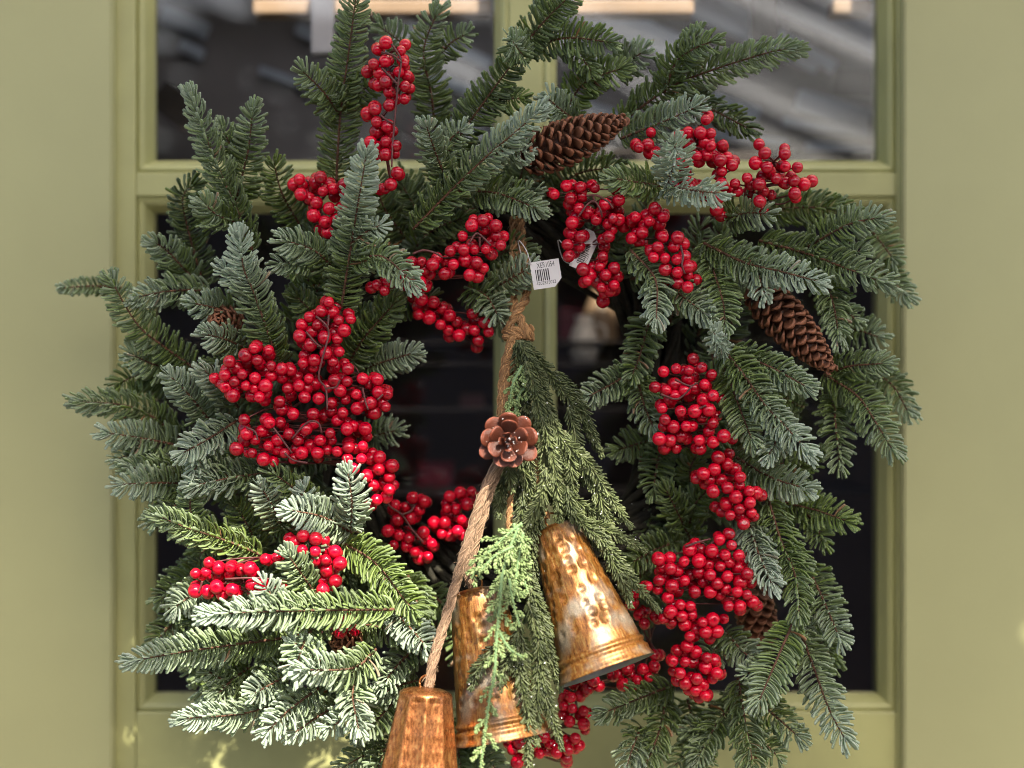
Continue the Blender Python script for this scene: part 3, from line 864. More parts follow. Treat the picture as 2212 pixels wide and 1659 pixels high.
def spray(label, s, d, wires=(), extra=0.8, rad=14.0):
    pts = plist(s)
    keep = []
    for p in pts:
        if all(math.hypot(p[0]-q[0], p[1]-q[1]) > 10.5 for q in taken2):
            keep.append(p); taken2.append(p)
    cx = sum(p[0] for p in keep) / len(keep); cy = sum(p[1] for p in keep) / len(keep)
    t = empty('berry_spray', P(cx, cy, d / 1000))
    tag(t, label, 'berries', 'red berry sprays tucked into the wreath')
    sel = list(keep)
    for p in keep:
        if rng.random() < extra:
            sel.append((p[0] + rng.normal(0, 9), p[1] + rng.normal(0, 9)))
    pos = []
    for i, p in enumerate(sel):
        r = rad / PXM * rng.uniform(0.80, 1.10)
        back = i >= len(keep)
        best = None
        for dy in (np.r_[np.arange(0, 26, 2.0)] + (16 if back else 0)):
            y = (d + dy + rng.uniform(-1.5, 1.5)) / 1000
            c = P(p[0], p[1], y)
            if all((c - q).length > 0.90 * (r + rq) for q, rq in taken):
                best = c; break
        if best is None:
            if back: continue
            best = P(p[0], p[1], (d + rng.uniform(0, 20)) / 1000)
        taken.append((best, r)); pos.append((best, r))
    bag = Bag()
    # wires: a hidden leader behind the berries, short stalks to each berry
    ctr = sorted(pos, key=lambda q: q[0].z)
    groups = [ctr[i:i + 7] for i in range(0, len(ctr), 7)]
    nodes = []
    for g in groups:
        m = sum((q[0] for q in g), Vector()) / len(g) + Vector((0, 0.012, 0))
        nodes.append(m)
        for c, r in g:
            mid = (m + c) / 2 + Vector((rng.normal(0, .002), rng.normal(0, .002), rng.normal(0, .002)))
            v, f = tube_arrays(spline([m, mid, c], 6), 0.0007, 0.0006, 4)
            bag.add(v, f)
    if len(nodes) > 1:
        v, f = tube_arrays(spline(nodes, 6 * len(nodes)), 0.0012, 0.0011, 6)
        bag.add(v, f)
    for wl in wires:
        c = wl[0]
        pp = [P(*cpx(c, x, y), (d - 5 + rng.uniform(-1, 1)) / 1000) for x, y in wl[1:]]
        v, f = tube_arrays(spline(pp, 5 * len(pp)), 0.0009, 0.0008, 6)
        bag.add(v, f)
    link('stem', bag.mesh('stem'), M_wire, t)
    for c, r in pos:
        b = bpy.data.objects.new('berry', BERRY[int(rng.integers(4))])
        COL.objects.link(b)
        b.parent = t
        b.matrix_parent_inverse = Matrix.Translation(t.location).inverted()
        b.location = c
        b.scale = (r, r, r)
        b.rotation_euler = (R(90) + rng.normal(0, .9), rng.normal(0, .9), rng.uniform(0, 6.28))
    return t

spray('tall narrow spray of red berries rising at the top left of the wreath',
 'A1800,300;1740,350;1905,358;1712,452;1795,432;1890,508;1925,450;1755,515;1950,535;1800,575;1750,600;1935,610;1825,650;1930,700;1825,742;1725,770;1670,800;1735,860;1815,890;1735,930;1820,940;1690,1000;1740,1040;1800,1000;1870,1030;1800,1090;1760,1100;1880,1220;1835,1300;1790,1330', -48,
 [('A',(1770,370),(1850,390),(1910,440)), ('A',(1840,310),(1905,420),(1890,560),(1870,760),(1850,1000),(1840,1180)), ('A',(1770,480),(1830,540),(1880,590)), ('A',(1760,810),(1810,850),(1855,870))])
spray('red berry bunch beside the frosted upright sprig, below the tall narrow spray',
 'A1190,1265;1215,1305;1200,1370;1340,1250;1300,1290;1355,1350;1425,1330;1440,1385;1310,1430;1260,1400;1400,1470;1290,1520;1370,1565;1500,1300;1520,1370;1440,1540;1290,1330;1390,1640', -36)
spray('trio of red berries just right of the tip of the top pine cone', 'B1740,1040;1805,1020;1815,1080', -44)
spray('red berry spray sloping down from beside the top pine cone, left of the outermost one',
 'C555,845;365,960;430,935;515,935;590,940;545,1000;590,1030;675,1020;430,1010;490,1100;560,1095;610,1100;440,1060;655,1130;705,1110;740,1165;600,1140;665,1210;665,1295', -46)
spray('red berry spray with two upright prongs at the upper right edge of the wreath',
 'C760,1295;845,1255;930,1300;870,1300;860,1355;960,1350;780,1350;935,1420;985,1180;905,1150;970,1080;1010,1210;950,1240;1050,1260;1110,1085;1115,1175;1200,1180;1175,1275;1110,1290;1245,1300;1180,1365', -46)
spray('red berries half hidden behind the two palest frosted twigs at upper right', 'C410,1270;440,1320;330,1310;640,1400;630,1480;510,1330;590,1360;370,1150;400,1180', -40)
spray('drooping red berry spray right of the white barcode tag, reaching down past it',
 'B1145,1370;1230,1310;1330,1320;1430,1325;1260,1400;1335,1385;1250,1440;1320,1470;1380,1500;1300,1530;1440,1550;1500,1440;1470,1500;1540,1430;1600,1410;1590,1480;1530,1500;1560,1540;1520,1580;1600,1550;1270,1570|E1820,360;1885,380;1790,435;1870,450;1800,515;2080,380;2040,400;2110,390;2050,450;2100,330;2040,520;2020,590;1900,610;1950,650;2060,650;2120,600;2140,660;2120,720;2030,740;1930,690;2090,760;2050,780;1990,690', -38,
 [('B',(1320,1520),(1380,1440),(1430,1420),(1470,1480),(1480,1530)), ('B',(1370,1380),(1450,1380),(1530,1430),(1560,1470)), ('B',(1410,1370),(1430,1420))])
spray('small dark red berry bunch between the drooping spray and the glossy upright bunch',
 'F380,180;240,240;340,270;215,265;300,300;440,240;410,290;215,390;270,415;290,350;250,350;320,230', -38)
spray('glossy red berry bunch hanging above the flat pale green fir tip at right',
 'F435,380;400,450;540,385;510,450;370,525;450,530;535,540;455,610;540,630;610,590;610,650;480,650;540,705;610,735;350,480;585,520', -52,
 [('F',(560,440),(578,520),(570,580),(590,640))])
spray('red berry spray left of the white barcode tag, along the top of the hole',
 'E1195,265;1115,300;1285,300;1205,325;1050,375;1290,375;1320,440;965,480;1060,470;1135,470;1215,465;1250,500;1255,420;1010,450;760,555;690,560;840,575;700,610;780,610;870,530;985,575;930,550;1070,545;1150,560;1200,600;1170,540;925,640;1100,650;1155,660;820,640;740,660;750,700;850,640;700,700;500,760;450,720', -50,
 [('E',(1100,420),(1150,355),(1210,400),(1250,440)), ('E',(1170,380),(1172,450)), ('E',(700,500),(770,475),(850,490),(910,525))])
spray('dim red berry string hanging into the top left of the hole',
 'E760,820;845,840;735,870;790,870;740,930;815,950;910,885;960,935;895,1000;1010,980;950,1040;1025,1075;960,1080;1080,1030;1120,920;1135,975;1205,985;1135,1040;1235,1050;1160,1110;1070,1050', -12)
spray('red berry bunch on forked stem at the top of the large left mass of berries',
 'D1950,840;1895,905;1815,945;1975,910;2020,970;2105,960;1760,1000;1870,1000;2060,1040;1745,1080;1830,1050;1920,1090;2010,1100;1820,1140;1990,1060;1930,1200;2025,1190;1980,1260', -56,
 [('D',(1860,940),(1930,1000),(1950,1060),(1930,1150),(1900,1260),(1880,1380),(1930,1450),(1940,1600)), ('D',(1950,930),(1945,1010)), ('D',(1790,1050),(1860,1130),(1900,1160)), ('D',(1930,1450),(2000,1440),(2030,1390))])
spray('round ball of red berries at the left end of the large left mass',
 'D1425,1165;1525,1180;1360,1215;1445,1250;1250,1260;1295,1305;1370,1265;1465,1280;1545,1290;1215,1355;1340,1350;1430,1375;1545,1360;1500,1330;1365,1430;1285,1400;1225,1440;1275,1500;1195,1420;1430,1450;1505,1430;1460,1510;1510,1480;1410,1500;1620,1310', -58)
spray('red berries in the middle of the large left mass, right of the round ball',
 'D1680,1320;1770,1270;1780,1220;1850,1250;1620,1370;1725,1370;1810,1380;1660,1450;1740,1430;1790,1450;1850,1420;1840,1300;1605,1540;1780,1510;1830,1460;1880,1520;1620,1600;1700,1630;1840,1630', -52)
spray('red berry spray at the right of the large left mass, next to the hole',
 'D2085,1310;2080,1400;2030,1465;1990,1390;1940,1440;2145,1490;2190,1380;2070,1530;1970,1550;2150,1590;2050,1620;2190,1550;1970,1610;1920,1640|E355,1375;450,1385;390,1420;455,1475;520,1490;400,1550;315,1500;305,1570;210,1530;130,1550;510,1580;430,1620;185,1465;240,1390;240,1320;150,1380;220,1630;480,1550', -52,
 [('E',(345,1450),(365,1540),(385,1600)), ('E',(450,1530),(490,1490))])
spray('red berry spray along the bottom edge of the large left mass, on thin brown stems',
 'G1355,195;1530,215;1610,215;1705,170;1600,60;1500,60;1620,140;1370,295;1480,275;1360,340;1430,340;1300,400;1410,430;1525,380;1590,340;1490,475;1560,490;1640,430;1580,400;1670,295;1730,340;1790,260;1840,220;1760,430;1820,380;1890,340;1870,430;1960,290;1970,340;1940,410;2010,420;1840,150;1890,190;2010,200;2070,160;1980,150;2080,260;2120,240;2090,390;2080,470;2130,540;2180,470;1700,470;1720,400;2190,380', -54,
 [('G',(1690,330),(1760,250),(1820,205),(1880,220),(1900,290)), ('G',(1370,250),(1430,280),(1450,340)), ('G',(1640,430),(1700,480),(1800,500)), ('G',(1560,250),(1640,360),(1690,430))])
spray('red berry string trailing down the left side of the hole',
 'I240,160;320,110;300,50;60,60;100,110;40,160;90,230;130,280;180,260;80,340;190,390;110,400;45,470;130,470;280,460;230,430;370,520;275,545;190,590;350,600;310,650;240,655;350,690;260,760;220,800;330,740;320,540', -46)
spray('dim red berry spray at the bottom of the hole, left of the jute rope',
 'I515,745;595,770;390,800;460,810;560,830;500,890;410,900;340,980;420,1010;490,1030;590,990;610,1040;380,1080;470,1090;530,1130;620,1160;560,1170;650,1070', 10,
 [('I',(270,710),(360,810),(440,865),(510,970),(590,1060)), ('I',(440,865),(500,840),(530,800))])
spray('dim red berry bunch right behind the jute rope at the bottom of the hole',
 'I775,735;850,710;930,700;870,755;755,820;820,825;900,790;940,760;830,880;740,920;790,870;665,920;720,1000;770,1010;830,980;870,1010;860,900', 14)
spray('sunlit red berry bunch lowest at far left, above the long pale sprig',
 'H735,210;640,285;715,275;805,245;890,240;960,260;1025,250;800,300;880,290;690,300;1135,185;1215,175;640,410;720,410;790,380;900,400;720,430;1040,365;1110,350;830,430;1130,430;1060,430;1250,390', -58,
 [('H',(850,325),(1000,318),(1120,320),(1200,330)), ('H',(690,340),(665,420))])
spray('sunlit red berry bunch right of the lowest far left one, among bright fir tips',
 'H1400,20;1345,65;1490,40;1550,55;1320,110;1395,120;1485,130;1560,120;1625,130;1560,190;1660,215;1570,265;1620,260;1545,330;1630,340;1560,370;1500,190;1540,400', -62)
spray('few red berries peeping out beneath the long pale horizontal sprig', 'H1660,700;1700,660;1380,650;1750,690', -52)
spray('large red berry bunch with pale stalks on the right of the hole',
 'F440,1330;530,1310;620,1320;710,1300;650,1240;780,1350;380,1440;460,1460;520,1420;610,1380;650,1370;590,1460;660,1450;730,1420;520,1500;620,1500;430,1590;560,1610;660,1610;760,1600;720,1530;790,1500|K425,105;560,150;490,50;660,130;765,110;720,40;785,40;710,180;450,195;510,245;600,240;440,240;410,330;485,340;560,310;450,395;640,240;790,220;760,280;690,340;865,310;790,355;700,400', -50,
 [('F',(420,1490),(530,1525),(600,1480),(640,1430)), ('F',(520,1385),(620,1430),(680,1410)), ('F',(690,1590),(740,1570))])
spray('slanting red berry bunch halfway down the right side of the wreath',
 'K825,460;890,510;800,545;945,545;720,575;670,610;765,620;905,585;980,600;975,660;890,675;790,700;845,620;730,650;950,740;1045,700;1090,710;1050,780;885,790;975,825;850,840;1060,850;910,870;990,875;1080,880;1005,930', -46)
spray('broad mass of red berries at lower right, right of the tilted bell',
 'K835,1040;900,1000;920,1080;625,1110;700,1110;585,1195;405,1175;485,1170;430,1240;490,1245;780,1120;720,1160;790,1165;875,1150;970,1150;690,1190;760,1220;840,1230;900,1200;960,1240;1010,1200;540,1260;440,1300;530,1320;590,1330;500,1370;410,1330;400,1390;330,1370;690,1270;770,1290;630,1290;720,1340;820,1350;660,1410;770,1410;890,1300;930,1290;1030,1280;980,1340;1055,1340;880,1390;960,1410;840,1430;470,1450;890,1460;1030,1430;1070,1480;980,1510;900,1510;930,1500', -46,
 [('K',(590,1090),(680,1060),(770,1035))])
spray('red berry spray trailing beneath the broad lower right mass',
 'K560,1500;630,1510;490,1550;570,1580;640,1570;440,1600;590,1640;500,1620|L750,520;820,520;680,560;755,590;825,580;650,600;700,630;770,660;900,630;970,610;920,700;1000,695;850,680;810,730', -44)
spray('lowest red berry bunch on the right side, above the hanging green sprigs',
 'L790,800;720,830;770,840;850,840;690,905;775,910;830,910;740,990;780,1060;860,1030;850,1110;920,1150;900,1070;800,1110;930,880;980,900;920,950;1000,990;890,920;970,1030', -42)
spray('red berries in shade close behind the rim of the tilted bell',
 'L480,960;560,940;440,1040;520,1020;370,960;340,1070;560,860;310,1000;400,1000;130,1040;90,1100;170,1080;70,1050;490,640;450,580;560,590;520,380;430,430;400,500;480,560', 0)
spray('red berries at the bottom edge beneath the middle bell',
 'J1630,1160;1690,1150;1590,1150;1640,1240;1720,1260;1690,1290;1620,1330;1720,1350;1580,1220;1580,1280;1660,1450;1600,1470;1690,1500;1610,1530;1530,1550;1600,1590;1540,1490;1440,1440;1480,1490;1410,1560;1380,1500;1460,1540;1270,1480;1220,1530;1250,1620;1300,1600;1210,1450;1250,1460', 4)

# ------------------------------------------------------------------ pine cones
def scale_mesh(name, wide, length, curl, mat, thick=0.10, nx=6, ny=6, rim=False):
    """one woody scale: a wedge plate, narrow at the root, broad and thick at the outer edge (unit: width=1)"""
    bm = bmesh.new()
    top, bot = [], []
    cols = []
    for j in range(ny + 1):
        v = j / ny
        hw = 0.16 + 0.34 * min(1, v * 1.5) ** 0.8
        if v > .7: hw *= math.sqrt(max(0.02, 1 - ((v - .7) / .33) ** 2 * .62))
        for i in range(nx + 1):
            u = i / nx * 2 - 1
            x = u * hw * wide
            y = v * length * (1 - 0.10 * u * u * v)
            z = curl * (v ** 2) - 0.10 * u * u * wide * v
            th = thick * (0.45 + 0.9 * v ** 3)
            top.append(bm.verts.new((x, y, z + th * .5 * (1 - .5 * u * u))))
            bot.append(bm.verts.new((x, y, z - th * .5)))
    W = nx + 1
    for j in range(ny):
        for i in range(nx):
            a = j*W+i
            bm.faces.new((top[a], top[a+1], top[a+W+1], top[a+W]))
            bm.faces.new((bot[a], bot[a+W], bot[a+W+1], bot[a+1]))
    for i in range(nx):
        a = ny*W+i
        bm.faces.new((top[a], top[a+1], bot[a+1], bot[a]))
        bm.faces.new((top[i], bot[i], bot[i+1], top[i+1]))
    for j in range(ny):
        for a, b in ((j*W, (j+1)*W), (j*W+nx, (j+1)*W+nx)):
            bm.faces.new((top[a], top[b], bot[b], bot[a]))
    bmesh.ops.recalc_face_normals(bm, faces=bm.faces)
    me = bpy.data.meshes.new(name)
    bm.to_mesh(me); bm.free()
    for p in me.polygons: p.use_smooth = True
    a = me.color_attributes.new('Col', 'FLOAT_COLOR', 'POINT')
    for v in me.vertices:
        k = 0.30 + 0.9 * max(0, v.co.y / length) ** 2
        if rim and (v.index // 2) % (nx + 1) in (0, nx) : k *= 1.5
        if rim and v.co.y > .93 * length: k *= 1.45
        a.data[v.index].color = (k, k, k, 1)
    me.materials.append(mat)
    return me

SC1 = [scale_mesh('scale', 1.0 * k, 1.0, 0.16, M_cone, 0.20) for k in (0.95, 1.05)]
def pine_cone(label, p0, p1, rmax, n=105, turn=0.0, open_=30, prof=None, sw=0.0098):
    """p0 root end, p1 tip (world)"""
    ax = (p1 - p0); Lg = ax.length; ax.normalize()
    t = empty('pine_cone', p0)
    tag(t, label, 'pine cone', 'pine cones wired into the wreath')
    ref = Vector((0, -1, 0)) if abs(ax.y) < .9 else Vector((0, 0, 1))
    e1 = (ref - ref.dot(ax) * ax).normalized(); e2 = ax.cross(e1)
    def rp(h): return rmax * (math.sin(math.pi * min(1, (h * 0.86 + 0.14)) ** 0.78) ** 0.62 if h < .97 else 0.25)
    path = np.array([tuple(p0 + ax * Lg * h) for h in np.linspace(0.02, .96, 16)])
    rr = [max(0.0015, rp(h) * .52) for h in np.linspace(0.02, .96, 16)]
    v, f = tube_arrays(path, rr, None, 12)
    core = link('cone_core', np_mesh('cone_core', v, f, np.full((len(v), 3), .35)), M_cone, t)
    for i in range(n):
        h = (i + .5) / n
        h = h ** 0.92
        a = i * 2.39996 + turn
        rad = e1 * math.cos(a) + e2 * math.sin(a)
        tilt = R(open_ + 28 * h ** 3 + random.uniform(-9, 9))           # from the radius toward the tip
        dirv = rad * math.cos(tilt) + ax * math.sin(tilt)
        side = ax.cross(rad)
        up = side.cross(dirv).normalized()
        up = -up if up.dot(ax) < 0 else up
        side = dirv.cross(up)
        r_ = rp(h)
        sl_ = max(0.003, r_ * 0.62 / max(.35, math.cos(tilt)))
        s = sw * (0.55 + 0.45 * min(1, r_ / rmax)) * random.uniform(.84, 1.12)
        base = p0 + ax * (Lg * h * .97 - sl_ * math.sin(tilt) * .6) + rad * (r_ * .42)
        M = Matrix((side * s, dirv * sl_, up * s)).transposed().to_4x4()
        M.translation = base
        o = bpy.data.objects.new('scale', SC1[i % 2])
        COL.objects.link(o)
        o.parent = t
        o.matrix_parent_inverse = Matrix.Translation(t.location).inverted()
        o.matrix_basis = M
    return t
pine_cone('large brown pine cone lying at the top of the wreath', P(1128, 345, -0.022), P(1358, 255, -0.052), 51 / PXM, 120)
pine_cone('large brown pine cone slanting down on the right side', P(1632, 622, -0.005), P(1803, 806, -0.042), 49 / PXM, 115, 1.0, sw=0.0105)
pine_cone('small brown pine cone seen end on at the left side', P(502, 690, 0.01), P(462, 696, -0.034), 34 / PXM, 60, 2.0)
pine_cone('shaded brown pine cone behind the berries at lower right', P(1620, 1270, 0.03), P(1655, 1425, 0.022), 46 / PXM, 90, 0.5)
pine_cone('dark pine cone peeping out below the long pale sprig at lower left', P(775, 1390, -0.02), P(715, 1380, -0.05), 32 / PXM, 50, 0.9)

# ------------------------------------------------------------------ swag: jute, greenery, rosette cone, bells
def jute(path, r, strands=3, turns_per_m=45, rs=None, fuzz=900, bag=None, tint=(1, 1, 1)):
    bag = bag or Bag()
    n = len(path)
    T, U, S = frames(path, (0.1, -.99, .1))
    ln = np.r_[0, np.cumsum(np.linalg.norm(np.diff(path, axis=0), axis=1))]
    rs = rs or r * 0.66
    for k in range(strands):
        ph = 2 * np.pi * (ln * turns_per_m + k / strands)
        cpath = path + (r - rs * .8) * (np.cos(ph)[:, None] * U + np.sin(ph)[:, None] * S)
        v, f = tube_arrays(cpath, rs, rs, 8)
        # fibres along the strand
        c = np.array([0.20, 0.125, 0.075]) * (0.6 + 0.7 * rng.random((len(v), 1)))
        v = v + rng.normal(0, rs * .08, v.shape)
        bag.add(v, f, c * np.array(tint))
        Tc, Uc, Sc_ = frames(cpath, (0.1, -.99, .1))
        for q in range(16):
            a_ = 2 * np.pi * (q / 16 + ln * 60 * rng.uniform(-.6, 1)) + rng.normal(0, .1)
            fp = cpath + rs * (1.02 + .10 * np.sin(ln * rng.uniform(200, 500) + q))[:, None] * (np.cos(a_)[:, None] * Uc + np.sin(a_)[:, None] * Sc_)
            v, f = tube_arrays(fp, .00028, .00028, 4)
            bag.add(v, f, np.array(tint) * np.array([0.34, 0.225, 0.14]) * rng.uniform(.55, 1.35))
    for i in range(int(fuzz * ln[-1])):
        j = rng.integers(0, n - 1)
        dirv = nrm(rng.normal(0, 1, 3)); dirv = dirv - (dirv @ T[j]) * T[j]; dirv = nrm(dirv)
        p = path[j] + dirv * r * .9
        q = p + T[j] * rng.uniform(-.006, .006) + dirv * rng.uniform(.0006, .003)
        mid = (p + q) / 2 + rng.normal(0, .0007, 3)
        v, f = tube_arrays(spline([p, mid, q], 4), 0.00013, 0.0001, 4)
        bag.add(v, f, np.array([0.42, 0.29, 0.18]))
    return bag
rope = empty('jute_rope', P(1060, 1005, -0.07))
tag(rope, 'brown jute rope running from the copper cone to the two left bells', 'rope')
# rope
pathA = spline([P(1088, 985, -.066), P(1052, 1045, -.068), P(1005, 1190, -.074), P(962, 1340, -.082), P(938, 1420, -.086), P(926, 1485, -.088)], 160)
link('bell_cord', jute(pathA, 0.0032, 3, 24).mesh('bell_cord'), M_jute, rope)
pathB = spline([P(1090, 985, -.06), P(1062, 1050, -.06), P(1030, 1160, -.06), P(1012, 1235, -.058), P(1022, 1272, -.056)], 90)
link('bell_cord', jute(pathB, 0.0031, 3, 24).mesh('bell_cord'), M_jute, rope)
tw = empty('jute_twine', P(1118, 700, -0.01))
tag(tw, 'tan jute twine loop and knot hanging the bells in the hole', 'twine')
bg_ = Bag()
jute(spline([P(1122, 470, 0.01), P(1132, 560, -.004), P(1136, 640, -.012), P(1118, 672, -.018), P(1098, 712, -.02)], 90), 0.0030, 2, 60, bag=bg_, tint=(1.35, 1.15, .8))
jute(spline([P(1110, 470, 0.012), P(1112, 560, 0), P(1108, 650, -.01), P(1128, 700, -.02), P(1138, 728, -.02)], 90), 0.0034, 2, 60, bag=bg_, tint=(1.35, 1.15, .8))
link('loop', bg_.mesh('loop'), M_jute, tw)
bg_ = Bag()
th = np.linspace(0, 4.2 * np.pi, 90)
kp = P(1119, 722, -.014)
jute(np.stack([kp.x + .0098 * np.cos(th), kp.y - .007 * np.sin(th), kp.z + .0035 * (th / 13 - .5) * 2 + .002 * np.sin(th)], 1), 0.0026, 2, 60, bag=bg_, tint=(1.35, 1.15, .8), fuzz=300)
link('knot', bg_.mesh('knot'), M_jute, tw)
bg_ = Bag()
jute(spline([P(1112, 730, -.018), P(1094, 800, -.03), P(1088, 900, -.045), P(1088, 985, -.06)], 70), 0.0046, 3, 30, bag=bg_, tint=(1.35, 1.15, .8))
jute(spline([P(1122, 735, -.012), P(1104, 820, -.024), P(1096, 900, -.035), P(1096, 985, -.05)], 70), 0.0046, 3, 30, bag=bg_, tint=(1.35, 1.15, .8))
jute(spline([P(1120, 980, -.05), P(1104, 1060, -.05), P(1099, 1150, -.05)], 40), 0.0022, 2, 60, bag=bg_, tint=(1.35, 1.15, .8))
jute(spline([P(1155, 980, -.05), P(1172, 1080, -.052), P(1182, 1120, -.054)], 40), 0.0022, 2, 60, bag=bg_, tint=(1.35, 1.15, .8))
link('tail', bg_.mesh('tail'), M_jute, tw)

swag = empty('greenery_swag', P(1125, 735, -0.03))
tag(swag, 'hanging swag of glittered artificial spruce and cedar above the bells', 'greenery')
ST0, ST1 = np.array([0.040, 0.055, 0.018]), np.array([0.125, 0.15, 0.055])
def strand(pts, d=-50, L=23, green=.5, back=0):
    n = len(pts)
    path = spline([P(x, y, (d + back * (1 - i/(n-1)))/1000) for i, (x, y) in enumerate(pts)], 30)
    path = path + np.array([0, 1, 0]) * (0.0015 * np.sin(np.linspace(0, 9, 30)))[:, None]
    V, C, fr, tone, u = needles(path, L / PXM, 0.0012, 4200, lambda u, g: np.zeros(len(u)), lat=.6, alpha=(34, 58), bend=.15, tipangle=14, thick=.5, taper=.6, upv=(rng.normal(0, .2), -1, .15))
    m = len(u)
    gt = np.clip(green + (tone - .5) * .7 + .2 * (u - .5), 0, 1)[:, None]
    base = ST0 * (1 - gt) + ST1 * gt
    col = base[:, None, None, :] * (1 + .35 * C[..., :1])
    st = tube_arrays(path, 0.0012, 0.0006, 6)
    s = link('spruce_strand', np_mesh('spruce_strand', *st), M_strand_stem, swag)
    nd = link('needles', np_mesh('needles', V.reshape(-1, 3), (TF[None] + (np.arange(m) * 24)[:, None, None]).reshape(-1, 4), col.reshape(-1, 3)), M_strand, s)
    nd['kind'] = 'stuff'
    return path
M_strand_stem = simple('strand_wire', (0.09, 0.10, 0.04), 0.6)
paths = []
for pts, d, g in [
 ([(1120,735),(1150,800),(1190,900),(1212,1000)], -44, .35), ([(1118,735),(1120,800),(1132,870),(1158,935)], -48, .35), ([(1126,735),(1190,812),(1250,892),(1292,965)], -42, .4),
 ([(1122,735),(1168,830),(1182,930),(1196,1062)], -52, .45), ([(1135,780),(1160,860),(1175,969),(1172,1048)], -60, .55), ([(1170,900),(1193,979),(1203,1061),(1213,1156)], -66, .7),
 ([(1190,890),(1212,948),(1270,1000),(1331,1092),(1360,1134)], -62, .7), ([(1205,980),(1224,1061),(1285,1107),(1333,1125)], -58, .6), ([(1240,1080),(1255,1123),(1316,1147),(1388,1186)], -62, .5),
 ([(1225,1050),(1239,1107),(1301,1169),(1347,1230),(1420,1316)], -70, .5), ([(1300,1150),(1316,1199),(1347,1260),(1360,1303)], -72, .45), ([(1180,1010),(1172,1067),(1147,1117),(1118,1165)], -70, .7),
 ([(1098,1000),(1101,1025),(1106,1055)], -60, .6), ([(1092,1010),(1086,1046),(1076,1110)], -52, .35), ([(1125,990),(1129,1018),(1149,1065)], -56, .45),
 ([(1200,800),(1255,878),(1285,954),(1298,980)], -40, .3), ([(1130,1210),(1141,1252),(1169,1319),(1188,1368)], -82, .35), ([(1145,1270),(1163,1319),(1181,1396),(1210,1485)], -86, .35),
 ([(1140,1300),(1157,1350),(1169,1442),(1184,1519),(1212,1612)], -92, .4), ([(1118,1400),(1126,1473),(1141,1549),(1142,1668)], -98, .45), ([(1125,1340),(1114,1381),(1092,1442),(1073,1515)], -96, .3),
 ([(1068,1395),(1052,1420),(1034,1445),(1018,1482)], -98, .3), ([(1130,1380),(1129,1427),(1133,1490)], -94, .35), ([(1160,1430),(1163,1482),(1157,1549),(1160,1602)], -94, .4),
 ([(1175,1040),(1165,1100),(1150,1180),(1160,1260)], -62, .4), ([(1150,960),(1190,1060),(1240,1160)], -40, .2), ([(1170,980),(1230,1080),(1290,1180)], -38, .2), ([(1140,980),(1150,1080),(1165,1170)], -38, .2), ([(1130,860),(1145,940),(1150,1020)], -36, .2), ([(1160,860),(1200,940),(1230,1030)], -34, .2), ([(1110,1010),(1120,1090),(1118,1170)], -40, .2), ([(1128,735),(1150,790),(1165,850)], -40, .3), ([(1116,735),(1130,790),(1140,860)], -40, .25), ([(1160,1090),(1140,1160),(1135,1230)], -64, .45), ([(1130,1060),(1125,1120),(1110,1180)], -56, .35),
 ([(1150,900),(1140,960),(1150,1040)], -56, .4), ([(1225,880),(1245,950),(1262,1040)], -50, .4), ([(1260,1010),(1290,1060),(1320,1140)], -60, .65), ([(1220,930),(1232,1000),(1240,1080)], -60, .6)]:
    paths.append(strand(pts, d, green=g))

CE0, CE1 = np.array([0.10, 0.17, 0.05]), np.array([0.33, 0.42, 0.17])
def cedar(pts, d=-80, wide=44, step=13, tipl=.3, pale=.5):
    n = len(pts)
    main = spline([P(x, y, d / 1000 - .004 * i / n) for i, (x, y) in enumerate(pts)], 40)
    Lm = np.linalg.norm(np.diff(main, axis=0), axis=1).sum()
    T, U, S = frames(main)
    V_, F_, C_ = [], [], []
    cnt = 0
    def lobes(path, L, W, dens):
        nonlocal cnt
        V, C, fr, tone, u = needles(path, L, W, dens, lambda u, g: np.zeros(len(u)), lat=.92, alpha=(28, 50), bend=.1, tipangle=12, thick=.45, up_only=True, taper=.8)
        m = len(u)
        gt = np.clip(pale + (tone - .5) * .8, 0, 1)[:, None]
        col = (CE0 * (1 - gt) + CE1 * gt)[:, None, None, :] * (0.9 + .2 * C[..., :1])
        V_.append(V.reshape(-1, 3)); F_.append((TF[None] + (np.arange(m) * 24)[:, None, None]).reshape(-1, 4) + cnt); C_.append(np.broadcast_to(col, (m, 6, 4, 3)).reshape(-1, 3))
        cnt += m * 24
    lobes(main, 7 / PXM, .0017, 1600)
    ns = max(3, int(Lm * PXM / step))
    for i in range(ns):
        h = (i + .5) / ns
        j = min(39, int(h * 39))
        sgn = 1 if i % 2 else -1
        ll = wide / PXM * (1 - (1 - tipl) * h) * rng.uniform(.6, 1.15)
        aa = R(rng.uniform(32, 58))
        dr = math.cos(aa) * T[j] + math.sin(aa) * (sgn * S[j] * .95 + U[j] * rng.normal(.15, .3))
        p0 = main[j]; p2 = p0 + dr * ll + T[j] * ll * .12 + np.array([0, 0, -.0015])
        sub = spline([p0, (p0 + p2) / 2 + S[j] * rng.normal(0, .0008), p2], 10)
        lobes(sub, 10 / PXM, .0017, 1350)
    st = link('cedar_frond', np_mesh('cedar_frond', *tube_arrays(main, 0.0013, 0.0006, 6)), M_cedar_stem, swag)
    nd = link('leaflets', np_mesh('leaflets', np.vstack(V_), np.vstack(F_), np.vstack(C_)), M_cedar, st)
    nd['kind'] = 'stuff'
M_cedar_stem = simple('cedar_stem', (0.16, 0.26, 0.11), 0.6)
